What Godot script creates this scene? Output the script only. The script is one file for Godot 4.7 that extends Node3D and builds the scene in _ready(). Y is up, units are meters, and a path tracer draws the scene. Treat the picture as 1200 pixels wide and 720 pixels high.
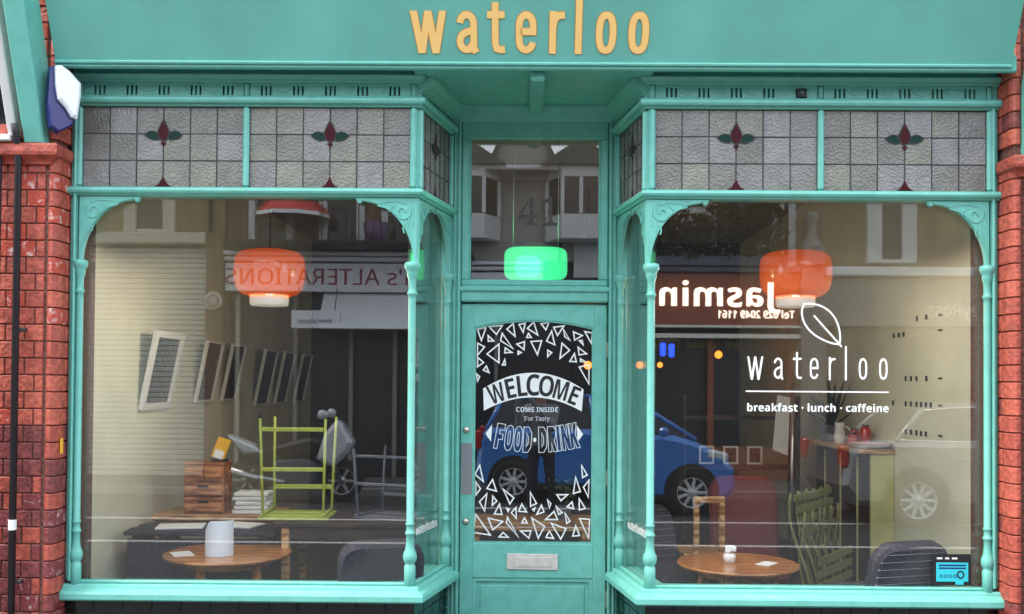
extends Node3D
# A teal Victorian cafe shopfront seen from across the road, and the street it mirrors.
# World: window plane z = 0, street towards +z, the room behind towards -z, metres.

const ZD := -0.63                      # plane of the entrance door
const DX := 0.022                      # middle of the doorway
const PATH_L := [Vector2(-2.6, 0), Vector2(-0.642, 0), Vector2(-0.495, -0.63)]
const PATH_R := [Vector2(0.535, -0.63), Vector2(0.637, 0), Vector2(2.6, 0)]
const TRIANGLES := [[-0.357,1.975,-0.298,1.989,-0.329,1.9],[-0.286,1.993,-0.195,2.002,-0.235,1.94],[-0.289,1.939,-0.248,1.901,-0.288,1.897],[-0.354,1.891,-0.306,1.865,-0.355,1.807],[-0.129,2.017,-0.116,1.928,-0.173,1.976],[-0.217,1.887,-0.297,1.82,-0.216,1.762],[-0.2,1.954,-0.128,1.852,-0.212,1.904],[-0.097,2.008,-0.053,2.018,-0.067,1.952],[-0.181,1.862,-0.133,1.83,-0.185,1.826],[-0.111,1.884,-0.057,1.902,-0.06,1.845],[-0.101,1.843,-0.075,1.831,-0.101,1.816],[-0.353,1.802,-0.311,1.767,-0.355,1.735],[-0.296,1.749,-0.278,1.701,-0.319,1.719],[-0.362,1.701,-0.336,1.678,-0.352,1.646],[-0.2,1.75,-0.181,1.791,-0.175,1.75],[-0.045,1.982,-0.001,2.027,0.026,1.938],[-0.035,1.956,-0.013,1.924,-0.049,1.923],[0.04,2.013,0.096,2.022,0.075,1.97],[-0.022,1.902,0.051,1.908,0.023,1.814],[0.085,1.85,0.115,1.832,0.085,1.802],[0.111,1.971,0.133,1.877,0.076,1.903],[0.12,1.992,0.191,2.002,0.147,1.935],[0.174,1.895,0.227,1.847,0.162,1.792],[0.182,1.984,0.227,1.908,0.191,1.93],[0.222,1.776,0.254,1.83,0.269,1.773],[0.244,1.966,0.307,1.94,0.253,1.908],[0.275,1.869,0.334,1.825,0.281,1.816],[0.315,1.967,0.369,1.958,0.36,1.887],[0.28,1.908,0.31,1.878,0.303,1.912],[0.281,1.744,0.347,1.759,0.347,1.633],[0.29,1.798,0.334,1.771,0.29,1.776],[-0.333,1.129,-0.308,1.02,-0.365,1.066],[-0.358,1.024,-0.325,0.978,-0.357,0.935],[-0.252,1.039,-0.225,0.961,-0.291,0.978],[-0.286,0.95,-0.3,0.836,-0.336,0.897],[-0.251,0.936,-0.222,0.901,-0.255,0.872],[-0.187,0.979,-0.116,0.923,-0.144,0.88],[-0.208,0.887,-0.189,0.816,-0.243,0.82],[-0.017,0.962,0.026,0.888,-0.016,0.867],[-0.069,0.888,-0.035,0.834,-0.091,0.838],[-0.165,0.861,-0.144,0.852,-0.155,0.833],[-0.104,0.866,-0.101,0.791,-0.137,0.831],[-0.356,0.822,-0.26,0.688,-0.374,0.704],[-0.281,0.798,-0.183,0.776,-0.249,0.719],[-0.158,0.805,-0.086,0.675,-0.167,0.767],[-0.051,0.803,-0.03,0.764,-0.072,0.767],[-0.009,0.803,0.077,0.747,0.035,0.669],[-0.185,0.71,-0.147,0.675,-0.213,0.677],[-0.079,0.718,-0.008,0.721,-0.022,0.669],[0.105,0.722,0.134,0.67,0.08,0.677],[0.146,0.946,0.22,0.947,0.175,0.904],[0.301,1.134,0.341,1.068,0.308,1.049],[0.266,1.06,0.299,0.964,0.25,0.95],[0.351,1.04,0.347,0.926,0.313,0.993],[0.054,0.882,0.073,0.835,0.022,0.818],[0.09,0.914,0.115,0.889,0.104,0.858],[0.133,0.844,0.158,0.788,0.076,0.787],[0.144,0.875,0.187,0.833,0.161,0.819],[0.21,0.869,0.246,0.904,0.257,0.855],[0.288,0.926,0.331,0.86,0.288,0.848],[0.199,0.836,0.236,0.78,0.211,0.763],[0.112,0.769,0.211,0.735,0.176,0.664],[0.268,0.756,0.296,0.69,0.247,0.685],[0.289,0.799,0.357,0.795,0.349,0.672],[-0.006,0.853,0.016,0.863,0.008,0.839]]

var rng := RandomNumberGenerator.new()
var taken := {}
var m := {}
var boxes := {}

# ---------------------------------------------------------------- helpers: textures and materials
func noise_tex(freq: float, lo: Color, hi: Color, sd: int, from := 0.0, to := 1.0, kind := FastNoiseLite.TYPE_SIMPLEX_SMOOTH, size := 256) -> NoiseTexture2D:
	var n := FastNoiseLite.new()
	n.seed = sd
	n.frequency = freq
	n.noise_type = kind
	n.fractal_octaves = 5
	var t := NoiseTexture2D.new()
	t.width = size
	t.height = size
	t.seamless = true
	t.noise = n
	var g := Gradient.new()
	g.offsets = PackedFloat32Array([from, to])
	g.colors = PackedColorArray([lo, hi])
	t.color_ramp = g
	return t

func bump_tex(freq: float, sd: int, strength: float, kind := FastNoiseLite.TYPE_SIMPLEX_SMOOTH, size := 256) -> NoiseTexture2D:
	var t := noise_tex(freq, Color.BLACK, Color.WHITE, sd, 0.0, 1.0, kind, size)
	t.color_ramp = null
	t.as_normal_map = true
	t.bump_strength = strength
	return t

func grey(v: float) -> Color:
	return Color(v, v, v)

func mat(called: String, r: float, g: float, b: float, rough: float, o := {}) -> StandardMaterial3D:
	var s := StandardMaterial3D.new()
	s.resource_name = called
	s.albedo_color = Color(r, g, b).linear_to_srgb()
	s.roughness = rough
	s.metallic = o.get("metal", 0.0)
	s.metallic_specular = o.get("spec", 0.5)
	var scale: float = o.get("scale", 1.0)
	if o.has("tex") or o.has("normal"):
		s.uv1_triplanar = true
		s.uv1_world_triplanar = o.get("world", true)
		s.uv1_scale = o.get("scale3", Vector3(scale, scale, scale))
	if o.has("tex"):
		s.albedo_texture = o.tex
	if o.has("normal"):
		s.normal_enabled = true
		s.normal_texture = o.normal
		s.normal_scale = o.get("nscale", 1.0)
	if o.has("alpha"):
		s.transparency = BaseMaterial3D.TRANSPARENCY_ALPHA
		s.albedo_color.a = o.alpha
	if o.has("emit"):
		s.emission_enabled = true
		s.emission = o.emit
		s.emission_energy_multiplier = o.get("energy", 1.0)
	if o.has("back"):
		s.backlight_enabled = true
		s.backlight = o.back
	if o.has("coat"):
		s.clearcoat_enabled = true
		s.clearcoat = o.coat
		s.clearcoat_roughness = 0.08
	m[called] = s
	return s

# ---------------------------------------------------------------- helpers: meshes (quads are given counter-clockwise as seen from outside)
func start(smooth := false) -> SurfaceTool:
	var st := SurfaceTool.new()
	st.begin(Mesh.PRIMITIVE_TRIANGLES)
	st.set_smooth_group(0 if smooth else -1)
	return st

func tri(st: SurfaceTool, a: Vector3, b: Vector3, c: Vector3) -> void:
	st.add_vertex(a)
	st.add_vertex(c)
	st.add_vertex(b)

func quad(st: SurfaceTool, a: Vector3, b: Vector3, c: Vector3, d: Vector3) -> void:
	tri(st, a, b, c)
	tri(st, a, c, d)

func done(st: SurfaceTool) -> ArrayMesh:
	st.generate_normals()
	return st.commit()

func away(st: SurfaceTool, at: Vector3, p: Array) -> void:
	var n: Vector3 = (p[1] - p[0]).cross(p[2] - p[0])
	var mid := Vector3.ZERO
	for v in p:
		mid += v
	if n.dot(mid) < 0:
		p.reverse()
	for k in range(1, p.size() - 1):
		tri(st, p[0] + at, p[k] + at, p[k + 1] + at)

func put_box(st: SurfaceTool, at: Vector3, size: Vector3, b := 0.004) -> void:
	var h := size / 2
	b = minf(b, minf(h.x, minf(h.y, h.z)) * 0.6)
	var i := h - Vector3(b, b, b)
	for s in [-1.0, 1.0]:
		away(st, at, [Vector3(s * h.x, -i.y, -i.z), Vector3(s * h.x, i.y, -i.z), Vector3(s * h.x, i.y, i.z), Vector3(s * h.x, -i.y, i.z)])
		away(st, at, [Vector3(-i.x, s * h.y, -i.z), Vector3(i.x, s * h.y, -i.z), Vector3(i.x, s * h.y, i.z), Vector3(-i.x, s * h.y, i.z)])
		away(st, at, [Vector3(-i.x, -i.y, s * h.z), Vector3(i.x, -i.y, s * h.z), Vector3(i.x, i.y, s * h.z), Vector3(-i.x, i.y, s * h.z)])
		for t in [-1.0, 1.0]:
			away(st, at, [Vector3(s * h.x, t * i.y, -i.z), Vector3(s * i.x, t * h.y, -i.z), Vector3(s * i.x, t * h.y, i.z), Vector3(s * h.x, t * i.y, i.z)])
			away(st, at, [Vector3(s * h.x, -i.y, t * i.z), Vector3(s * i.x, -i.y, t * h.z), Vector3(s * i.x, i.y, t * h.z), Vector3(s * h.x, i.y, t * i.z)])
			away(st, at, [Vector3(-i.x, s * h.y, t * i.z), Vector3(-i.x, s * i.y, t * h.z), Vector3(i.x, s * i.y, t * h.z), Vector3(i.x, s * h.y, t * i.z)])
			for u in [-1.0, 1.0]:
				away(st, at, [Vector3(s * h.x, t * i.y, u * i.z), Vector3(s * i.x, t * h.y, u * i.z), Vector3(s * i.x, t * i.y, u * h.z)])

func box_mesh(size: Vector3, b := 0.004) -> ArrayMesh:
	var key := "%.4f %.4f %.4f %.4f" % [size.x, size.y, size.z, b]
	if not boxes.has(key):
		var st := start()
		put_box(st, Vector3.ZERO, size, b)
		boxes[key] = done(st)
	return boxes[key]

func ccw(poly: Array) -> Array:
	var a := 0.0
	for k in poly.size():
		a += poly[k].cross(poly[(k + 1) % poly.size()])
	var p := poly.duplicate()
	if a < 0:
		p.reverse()
	return p

func inset(poly: Array, d: float) -> Array:
	var out := []
	var n := poly.size()
	for k in n:
		var e0: Vector2 = (poly[k] - poly[(k + n - 1) % n]).normalized()
		var e1: Vector2 = (poly[(k + 1) % n] - poly[k]).normalized()
		var nn := Vector2(-e0.y, e0.x) + Vector2(-e1.y, e1.x)
		if nn.length() < 0.01:
			nn = Vector2(-e0.y, e0.x)
		nn = nn.normalized()
		out.append(poly[k] + nn * d / maxf(0.5, nn.dot(Vector2(-e0.y, e0.x))))
	return out

func put_prism(st: SurfaceTool, outline: Array, z0: float, z1: float, bevel := 0.0) -> void:
	var p := ccw(outline)
	var top := inset(p, bevel) if bevel > 0 else p
	var idx := Geometry2D.triangulate_polygon(PackedVector2Array(top))
	for k in range(0, idx.size(), 3):
		var a: Vector2 = top[idx[k]]
		var b: Vector2 = top[idx[k + 1]]
		var c: Vector2 = top[idx[k + 2]]
		if (b - a).cross(c - a) < 0:
			var sw := b
			b = c
			c = sw
		tri(st, Vector3(a.x, a.y, z1), Vector3(b.x, b.y, z1), Vector3(c.x, c.y, z1))
		tri(st, Vector3(a.x, a.y, z0), Vector3(c.x, c.y, z0), Vector3(b.x, b.y, z0))
	var rings := [[top, z0], [p, z0 + bevel], [p, z1 - bevel], [top, z1]] if bevel > 0 else [[p, z0], [p, z1]]
	for r in rings.size() - 1:
		for k in p.size():
			var j := (k + 1) % p.size()
			var a: Vector2 = rings[r][0][k]
			var b: Vector2 = rings[r][0][j]
			var c: Vector2 = rings[r + 1][0][j]
			var d: Vector2 = rings[r + 1][0][k]
			quad(st, Vector3(a.x, a.y, rings[r][1]), Vector3(b.x, b.y, rings[r][1]), Vector3(c.x, c.y, rings[r + 1][1]), Vector3(d.x, d.y, rings[r + 1][1]))

func prism(outline: Array, z0: float, z1: float, bevel := 0.0) -> ArrayMesh:
	var st := start()
	put_prism(st, outline, z0, z1, bevel)
	return done(st)

func put_lathe(st: SurfaceTool, at: Vector3, prof: Array, seg := 20) -> void:
	for i in prof.size() - 1:
		for k in seg:
			var a0 := TAU * k / seg
			var a1 := TAU * (k + 1) / seg
			var p0: Vector2 = prof[i]
			var p1: Vector2 = prof[i + 1]
			var A := at + Vector3(p0.x * cos(a0), p0.y, p0.x * sin(a0))
			var B := at + Vector3(p1.x * cos(a0), p1.y, p1.x * sin(a0))
			var C := at + Vector3(p1.x * cos(a1), p1.y, p1.x * sin(a1))
			var D := at + Vector3(p0.x * cos(a1), p0.y, p0.x * sin(a1))
			if p1.x > 1e-5:
				tri(st, A, B, C)
			if p0.x > 1e-5:
				tri(st, A, C, D)

func lathe(prof: Array, seg := 20, smooth := true) -> ArrayMesh:
	var st := start(smooth)
	put_lathe(st, Vector3.ZERO, prof, seg)
	return done(st)

func put_tube(st: SurfaceTool, pts: Array, r: float, seg := 8, ends := true) -> void:
	var n := Vector3.ZERO
	var last := []
	for i in pts.size():
		var t: Vector3 = (pts[mini(i + 1, pts.size() - 1)] - pts[maxi(i - 1, 0)]).normalized()
		if n == Vector3.ZERO:
			n = t.cross(Vector3(0.31, 0.9, 0.17)).normalized()
		n = (n - t * n.dot(t)).normalized()
		var b := t.cross(n)
		var ring := []
		for k in seg:
			var a := TAU * k / seg
			ring.append(pts[i] + (n * cos(a) + b * sin(a)) * r)
		if i > 0:
			for k in seg:
				var j := (k + 1) % seg
				quad(st, last[k], last[j], ring[j], ring[k])
		if ends and (i == 0 or i == pts.size() - 1):
			for k in seg:
				var j := (k + 1) % seg
				if i == 0:
					tri(st, pts[i], ring[j], ring[k])
				else:
					tri(st, pts[i], ring[k], ring[j])
		last = ring

func tube(pts: Array, r: float, seg := 8) -> ArrayMesh:
	var st := start(true)
	put_tube(st, pts, r, seg)
	return done(st)

func put_stroke(st: SurfaceTool, pts: Array, w: float, z0: float, z1: float, closed := false) -> void:
	var n := pts.size()
	var L := []
	var R := []
	for k in n:
		var d0: Vector2
		var d1: Vector2
		if closed or k > 0:
			d0 = (pts[k] - pts[(k + n - 1) % n]).normalized()
		if closed or k < n - 1:
			d1 = (pts[(k + 1) % n] - pts[k]).normalized()
		if not closed and k == 0:
			d0 = d1
		if not closed and k == n - 1:
			d1 = d0
		var nn := Vector2(-d0.y - d1.y, d0.x + d1.x)
		nn = nn.normalized() if nn.length() > 0.05 else Vector2(-d0.y, d0.x)
		var o := nn * (w / 2) / maxf(0.36, nn.dot(Vector2(-d0.y, d0.x)))
		L.append(pts[k] + o)
		R.append(pts[k] - o)
	var v := func(p: Vector2, z: float) -> Vector3: return Vector3(p.x, p.y, z)
	for k in (n if closed else n - 1):
		var j := (k + 1) % n
		quad(st, v.call(R[k], z1), v.call(R[j], z1), v.call(L[j], z1), v.call(L[k], z1))
		quad(st, v.call(L[k], z0), v.call(L[j], z0), v.call(R[j], z0), v.call(R[k], z0))
		quad(st, v.call(R[k], z0), v.call(R[j], z0), v.call(R[j], z1), v.call(R[k], z1))
		quad(st, v.call(L[j], z0), v.call(L[k], z0), v.call(L[k], z1), v.call(L[j], z1))
	if not closed:
		quad(st, v.call(L[0], z0), v.call(R[0], z0), v.call(R[0], z1), v.call(L[0], z1))
		quad(st, v.call(R[n - 1], z0), v.call(L[n - 1], z0), v.call(L[n - 1], z1), v.call(R[n - 1], z1))

func stroke(pts: Array, w: float, z0: float, z1: float, closed := false) -> ArrayMesh:
	var st := start()
	put_stroke(st, pts, w, z0, z1, closed)
	return done(st)

func sweep(path: Array, profile: Array) -> ArrayMesh:
	# profile: (distance out to the right of the path, height)
	var st := start()
	var p := ccw(profile)
	var rings := []
	for i in path.size():
		var d0: Vector2 = (path[i] - path[i - 1]).normalized() if i > 0 else (path[1] - path[0]).normalized()
		var d1: Vector2 = (path[i + 1] - path[i]).normalized() if i < path.size() - 1 else d0
		var r0 := Vector2(-d0.y, d0.x)
		var mid := (r0 + Vector2(-d1.y, d1.x)).normalized()
		mid /= mid.dot(r0)
		var ring := []
		for q in p:
			ring.append(Vector3(path[i].x + mid.x * q.x, q.y, path[i].y + mid.y * q.x))
		rings.append(ring)
	for i in path.size() - 1:
		for k in p.size():
			var j := (k + 1) % p.size()
			quad(st, rings[i][k], rings[i + 1][k], rings[i + 1][j], rings[i][j])
	var idx := Geometry2D.triangulate_polygon(PackedVector2Array(p))
	var e: Array = rings[path.size() - 1]
	for k in range(0, idx.size(), 3):
		var a := idx[k]
		var b := idx[k + 1]
		var c := idx[k + 2]
		if (p[b] - p[a]).cross(p[c] - p[a]) < 0:
			var sw := b
			b = c
			c = sw
		tri(st, rings[0][a], rings[0][b], rings[0][c])
		tri(st, e[a], e[c], e[b])
	return done(st)

func arc(c: Vector2, rx: float, ry: float, a0: float, a1: float, n := 10) -> Array:
	var out := []
	for k in n + 1:
		var a := deg_to_rad(lerpf(a0, a1, float(k) / n))
		out.append(c + Vector2(rx * cos(a), ry * sin(a)))
	return out

func oval(c: Vector2, rx: float, ry: float, power := 2.0, n := 24) -> Array:
	var out := []
	for k in n:
		var a := TAU * k / n
		var x := cos(a)
		var y := sin(a)
		out.append(c + Vector2(signf(x) * pow(absf(x), 2.0 / power) * rx, signf(y) * pow(absf(y), 2.0 / power) * ry))
	return out

# ---------------------------------------------------------------- helpers: nodes
func numbered(called: String) -> String:
	taken[called] = taken.get(called, -1) + 1
	return called if taken[called] == 0 else "%s_%03d" % [called, taken[called]]

func thing(called: String, label: String, category: String, at := Vector3.ZERO, turn := 0.0, group := "") -> Node3D:
	var o := Node3D.new()
	o.name = numbered(called)
	add_child(o, true)
	o.position = at
	o.rotation.y = turn
	return tag(o, label, category, group)

func tag(o: Node3D, label: String, category: String, group := "") -> Node3D:
	o.set_meta("label", label)
	o.set_meta("category", category)
	if group:
		o.set_meta("group", group)
	return o

func part(called: String, mesh: Mesh, material: Material, parent: Node3D, at := Vector3.ZERO, turn := Vector3.ZERO) -> MeshInstance3D:
	var o := MeshInstance3D.new()
	o.name = numbered(called) if parent == self else called
	o.mesh = mesh
	o.material_override = material
	parent.add_child(o, true)
	o.position = at
	o.rotation = turn
	return o

func bx(called: String, size: Vector3, material: Material, parent: Node3D, at: Vector3, b := 0.004, turn := Vector3.ZERO) -> MeshInstance3D:
	return part(called, box_mesh(size, b), material, parent, at, turn)

func span(called: String, lo: Vector3, hi: Vector3, material: Material, parent: Node3D, b := 0.004) -> MeshInstance3D:
	return bx(called, hi - lo, material, parent, (lo + hi) / 2, b)

func structure(called: String, lo: Vector3, hi: Vector3, material: Material) -> MeshInstance3D:
	var o := span(called, lo, hi, material, self, 0.001)
	o.set_meta("kind", "structure")
	return o

func text(called: String, words: String, cap: float, material: Material, parent: Node3D, at: Vector3, o := {}) -> MeshInstance3D:
	var f := SystemFont.new()
	f.font_names = PackedStringArray([o.get("font", "Droid Sans")])
	f.font_weight = 700 if o.get("bold", false) else 400
	var t := TextMesh.new()
	t.text = words
	t.font = f
	t.font_size = 64
	t.pixel_size = cap / (64.0 * 0.714)
	t.depth = o.get("depth", 0.002)
	t.curve_step = 2.0
	var i := part(called, t, material, parent, at, o.get("turn", Vector3.ZERO))
	i.scale = Vector3(o.get("wide", 1.0), 1, 1)
	return i

# letters of the cafe's narrow round-ended alphabet, in units of the x-height: centre lines from the lower left corner
func narrow(c: String) -> Array:
	match c:
		"a": return [arc(Vector2(0.26, 0.70), 0.17, 0.21, 175, 0, 8) + [Vector2(0.43, 0.45), Vector2(0.43, 0.14), Vector2(0.49, 0.02)], [Vector2(0.43, 0.56), Vector2(0.30, 0.52)] + arc(Vector2(0.26, 0.29), 0.17, 0.20, 110, 290, 8) + [Vector2(0.43, 0.26)]]
		"t": return [[Vector2(0.20, 1.20), Vector2(0.20, 0.24), Vector2(0.24, 0.12), Vector2(0.33, 0.09), Vector2(0.44, 0.10)], [Vector2(0.0, 0.91), Vector2(0.43, 0.91)]]
		"e": return [[Vector2(0.10, 0.52), Vector2(0.43, 0.52)] + arc(Vector2(0.26, 0.68), 0.17, 0.23, 0, 180, 9) + arc(Vector2(0.26, 0.31), 0.17, 0.22, 180, 350, 9)]
		"r": return [[Vector2(0.09, 0.0), Vector2(0.09, 1.0)], [Vector2(0.09, 0.62), Vector2(0.13, 0.80), Vector2(0.22, 0.90), Vector2(0.38, 0.91)]]
		"l": return [[Vector2(0.09, 0.0), Vector2(0.09, 1.47)]]
	return [oval(Vector2(0.26, 0.5), 0.17, 0.41, 2.5, 26)]

func narrow_mesh(c: String, h: float, w: float, z0: float, z1: float) -> ArrayMesh:
	var st := start()
	if c == "w":
		var k := w / h * 0.53
		var s := (0.36 - 2 * k) / 0.36
		var w_line := [Vector2(0.08 - k, 1), Vector2(0.08 + k, 1), Vector2(0.08 + k + 0.19 * s, 1 - s), Vector2(0.44 - k, 1), Vector2(0.44 + k, 1), Vector2(0.44 + k + 0.17 * s, 1 - s), Vector2(0.80 - k, 1), Vector2(0.80 + k, 1), Vector2(0.61 + k, 0), Vector2(0.61 - k, 0), Vector2(0.44, 1 - 2 * k / 0.34), Vector2(0.27 + k, 0), Vector2(0.27 - k, 0)]
		var w_pts := []
		for p in w_line:
			w_pts.append(p * h)
		put_prism(st, w_pts, z0, z1)
		return done(st)
	var s := narrow(c)
	for k in s.size():
		var pts := []
		for p in s[k]:
			pts.append(p * h)
		put_stroke(st, pts, w, z0, z1 + k * 0.0004, c == "o")
	return done(st)

# ---------------------------------------------------------------- materials
func materials() -> void:
	var mottle := noise_tex(0.012, grey(0.90), grey(1.0), 3)
	var grain_bump := bump_tex(0.05, 5, 3.0)
	var brush := bump_tex(0.02, 8, 2.0)
	mat("teal_paint", 0.15, 0.475, 0.41, 0.34, {"tex": noise_tex(0.02, Color(0.945, 0.96, 0.955), Color(1, 1, 1), 11, 0.3, 0.6), "scale": 1.6, "normal": brush, "nscale": 0.25})
	mat("fascia_paint", 0.155, 0.475, 0.40, 0.42, {"tex": mottle, "scale": 0.5, "normal": brush, "nscale": 0.2})
	mat("gold_letter", 0.93, 0.58, 0.20, 0.45)
	mat("gold_edge", 0.62, 0.25, 0.05, 0.5)
	mat("white_ink", 0.80, 0.82, 0.82, 0.5)
	mat("black_ink", 0.012, 0.012, 0.014, 0.45)
	mat("dark_slot", 0.006, 0.007, 0.007, 0.9)
	mat("glass", 1.0, 1.0, 1.0, 0.0, {"alpha": 0.002})
	mat("lead", 0.035, 0.033, 0.036, 0.7)
	var ripple := bump_tex(0.06, 21, 5.0, FastNoiseLite.TYPE_SIMPLEX)
	for k in 4:
		var v: float = [0.225, 0.255, 0.195, 0.235][k]
		mat("obscured_%d" % k, v, v * 0.955, v * [0.90, 0.94, 0.86, 0.80][k], 0.14, {"normal": ripple, "nscale": 0.42, "scale": 2.6, "spec": 0.5, "tex": noise_tex(0.008, grey(0.86), grey(1.0), 30 + k), "world": true})
	mat("red_glass", 0.050, 0.006, 0.010, 0.35, {"spec": 0.25})
	mat("green_glass", 0.007, 0.034, 0.024, 0.35, {"spec": 0.25})
	# brick: fired body with grain, patches of pale bloom on some
	mat("brick_red", 0.47, 0.088, 0.058, 0.55, {"tex": noise_tex(0.03, grey(0.80), grey(1.0), 41, 0.2, 0.75), "scale": 2.2, "normal": grain_bump, "nscale": 0.8})
	mat("brick_orange", 0.54, 0.112, 0.070, 0.55, {"tex": noise_tex(0.03, grey(0.82), grey(1.0), 42, 0.2, 0.75), "scale": 2.2, "normal": grain_bump, "nscale": 0.8})
	mat("brick_maroon", 0.27, 0.055, 0.052, 0.55, {"tex": noise_tex(0.03, grey(0.72), grey(1.0), 43, 0.2, 0.8), "scale": 2.2, "normal": grain_bump, "nscale": 0.8})
	mat("brick_bloom", 0.60, 0.42, 0.40, 0.7, {"tex": noise_tex(0.022, Color(0.86, 0.40, 0.31), Color(1.0, 0.98, 0.98), 44, 0.60, 0.80), "scale": 2.6, "normal": grain_bump, "nscale": 0.8})
	mat("brick_maroon_bloom", 0.42, 0.32, 0.34, 0.65, {"tex": noise_tex(0.022, Color(0.70, 0.34, 0.33), Color(1.0, 0.97, 1.0), 45, 0.64, 0.86), "scale": 3.0, "normal": grain_bump, "nscale": 0.8})
	mat("mortar", 0.27, 0.115, 0.09, 0.95, {"tex": noise_tex(0.05, grey(0.5), grey(1.0), 46), "scale": 3.0})
	mat("black_tile", 0.010, 0.017, 0.015, 0.12, {"tex": noise_tex(0.02, grey(0.6), grey(1.0), 47), "scale": 2.0})
	mat("green_tile", 0.006, 0.050, 0.042, 0.12, {"tex": noise_tex(0.02, grey(0.6), grey(1.0), 48), "scale": 2.0})
	mat("grout", 0.10, 0.14, 0.125, 0.9)
	mat("black_pipe", 0.016, 0.013, 0.018, 0.45)
	mat("white_plastic", 0.80, 0.84, 0.90, 0.3)
	mat("blue_plastic", 0.012, 0.012, 0.13, 0.28)
	mat("yellow_tag", 0.80, 0.42, 0.02, 0.5)
	mat("white_paint", 0.72, 0.72, 0.70, 0.5, {"tex": mottle, "scale": 1.0})
	mat("dark_glazing", 0.012, 0.014, 0.020, 0.06)
	mat("brass", 0.55, 0.50, 0.42, 0.28, {"metal": 0.85})
	mat("alloy", 0.72, 0.72, 0.73, 0.35, {"metal": 0.3})
	mat("steel", 0.52, 0.52, 0.53, 0.3, {"metal": 0.9, "normal": brush, "nscale": 0.3})
	mat("enamel_plate", 0.66, 0.62, 0.58, 0.35, {"tex": mottle, "scale": 4.0})
	# room
	mat("cream_wall", 0.80, 0.80, 0.62, 0.75, {"tex": noise_tex(0.01, grey(0.93), grey(1.0), 51), "scale": 0.7})
	mat("dark_wall", 0.030, 0.030, 0.033, 0.8, {"tex": mottle, "scale": 0.8})
	mat("ceiling_paint", 0.42, 0.41, 0.38, 0.85)
	mat("board_floor", 0.085, 0.060, 0.045, 0.45, {"tex": noise_tex(0.01, grey(0.55), grey(1.0), 52), "scale3": Vector3(0.5, 3.0, 3.0)})
	var wood_tex := noise_tex(0.012, Color(0.62, 0.52, 0.44), Color(1, 1, 1), 53, 0.25, 0.7)
	mat("honey_wood", 0.66, 0.29, 0.085, 0.3, {"tex": wood_tex, "scale3": Vector3(0.8, 6.0, 9.0), "coat": 0.3})
	mat("pale_wood", 0.70, 0.42, 0.18, 0.42, {"tex": wood_tex, "scale3": Vector3(1.0, 7.0, 9.0)})
	mat("cedar_wood", 0.60, 0.25, 0.10, 0.5, {"tex": wood_tex, "scale3": Vector3(1.2, 8.0, 8.0)})
	mat("dark_wood", 0.055, 0.035, 0.025, 0.4, {"tex": wood_tex, "scale3": Vector3(0.8, 6.0, 9.0)})
	mat("lime_metal", 0.38, 0.43, 0.055, 0.38)
	mat("olive_metal", 0.155, 0.165, 0.055, 0.42)
	mat("slate_metal", 0.085, 0.095, 0.125, 0.4)
	mat("charcoal_cloth", 0.075, 0.071, 0.092, 0.95, {"tex": noise_tex(0.12, grey(0.45), grey(1.0), 54), "scale": 1.5})
	mat("pale_stripe", 0.24, 0.23, 0.27, 0.95)
	mat("red_cloth", 0.15, 0.018, 0.018, 0.8, {"tex": mottle, "scale": 2.0})
	mat("paper", 0.74, 0.78, 0.86, 0.7)
	mat("card_white", 0.78, 0.78, 0.76, 0.75)
	mat("olive_panel", 0.62, 0.59, 0.27, 0.5, {"tex": mottle, "scale": 1.0})
	mat("print_dark", 0.06, 0.065, 0.085, 0.5, {"tex": noise_tex(0.02, grey(0.1), Color(1, 1, 1), 55, 0.35, 0.75), "scale": 3.0})
	mat("red_ceramic", 0.48, 0.022, 0.015, 0.2)
	mat("leaf_green", 0.035, 0.075, 0.030, 0.5, {"back": Color(0.15, 0.3, 0.1)})
	mat("agave_green", 0.025, 0.045, 0.032, 0.5)
	mat("orange_shade", 0.93, 0.15, 0.006, 0.16, {"emit": Color(1.0, 0.36, 0.05), "energy": 0.075, "coat": 0.5})
	mat("lamp_white", 0.85, 0.84, 0.80, 0.4, {"emit": Color(1.0, 0.95, 0.86), "energy": 0.06})
	mat("warm_globe", 0.9, 0.6, 0.3, 0.4, {"emit": Color(1.0, 0.50, 0.12), "energy": 0.7})
	mat("green_lit_sign", 0.05, 0.35, 0.2, 0.4, {"emit": Color(0.14, 0.85, 0.52), "energy": 0.22})
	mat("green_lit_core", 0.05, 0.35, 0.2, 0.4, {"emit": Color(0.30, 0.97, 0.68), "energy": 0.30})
	mat("white_lit_sign", 0.8, 0.8, 0.8, 0.4, {"emit": Color(0.66, 1.0, 0.86), "energy": 0.36})
	mat("blue_lit_lamp", 0.05, 0.2, 0.8, 0.4, {"emit": Color(0.05, 0.30, 1.0), "energy": 0.3})
	mat("cyan_card", 0.03, 0.50, 0.60, 0.5)
	# street
	mat("asphalt", 0.055, 0.056, 0.060, 0.85, {"tex": noise_tex(0.09, grey(0.55), grey(1.0), 61), "scale": 1.4})
	mat("paving", 0.135, 0.13, 0.125, 0.85, {"tex": noise_tex(0.05, grey(0.75), grey(1.0), 62), "scale": 1.0})
	mat("kerb_stone", 0.34, 0.33, 0.31, 0.8, {"tex": noise_tex(0.08, grey(0.75), grey(1.0), 63), "scale": 1.5})
	mat("line_yellow", 0.62, 0.42, 0.05, 0.7)
	mat("far_brick", 0.36, 0.19, 0.115, 0.85, {"tex": noise_tex(0.04, grey(0.55), grey(1.0), 64), "scale3": Vector3(0.8, 4.0, 0.8)})
	mat("far_brick_pale", 0.40, 0.29, 0.16, 0.85, {"tex": noise_tex(0.04, grey(0.55), grey(1.0), 65), "scale3": Vector3(0.8, 4.0, 0.8)})
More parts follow.
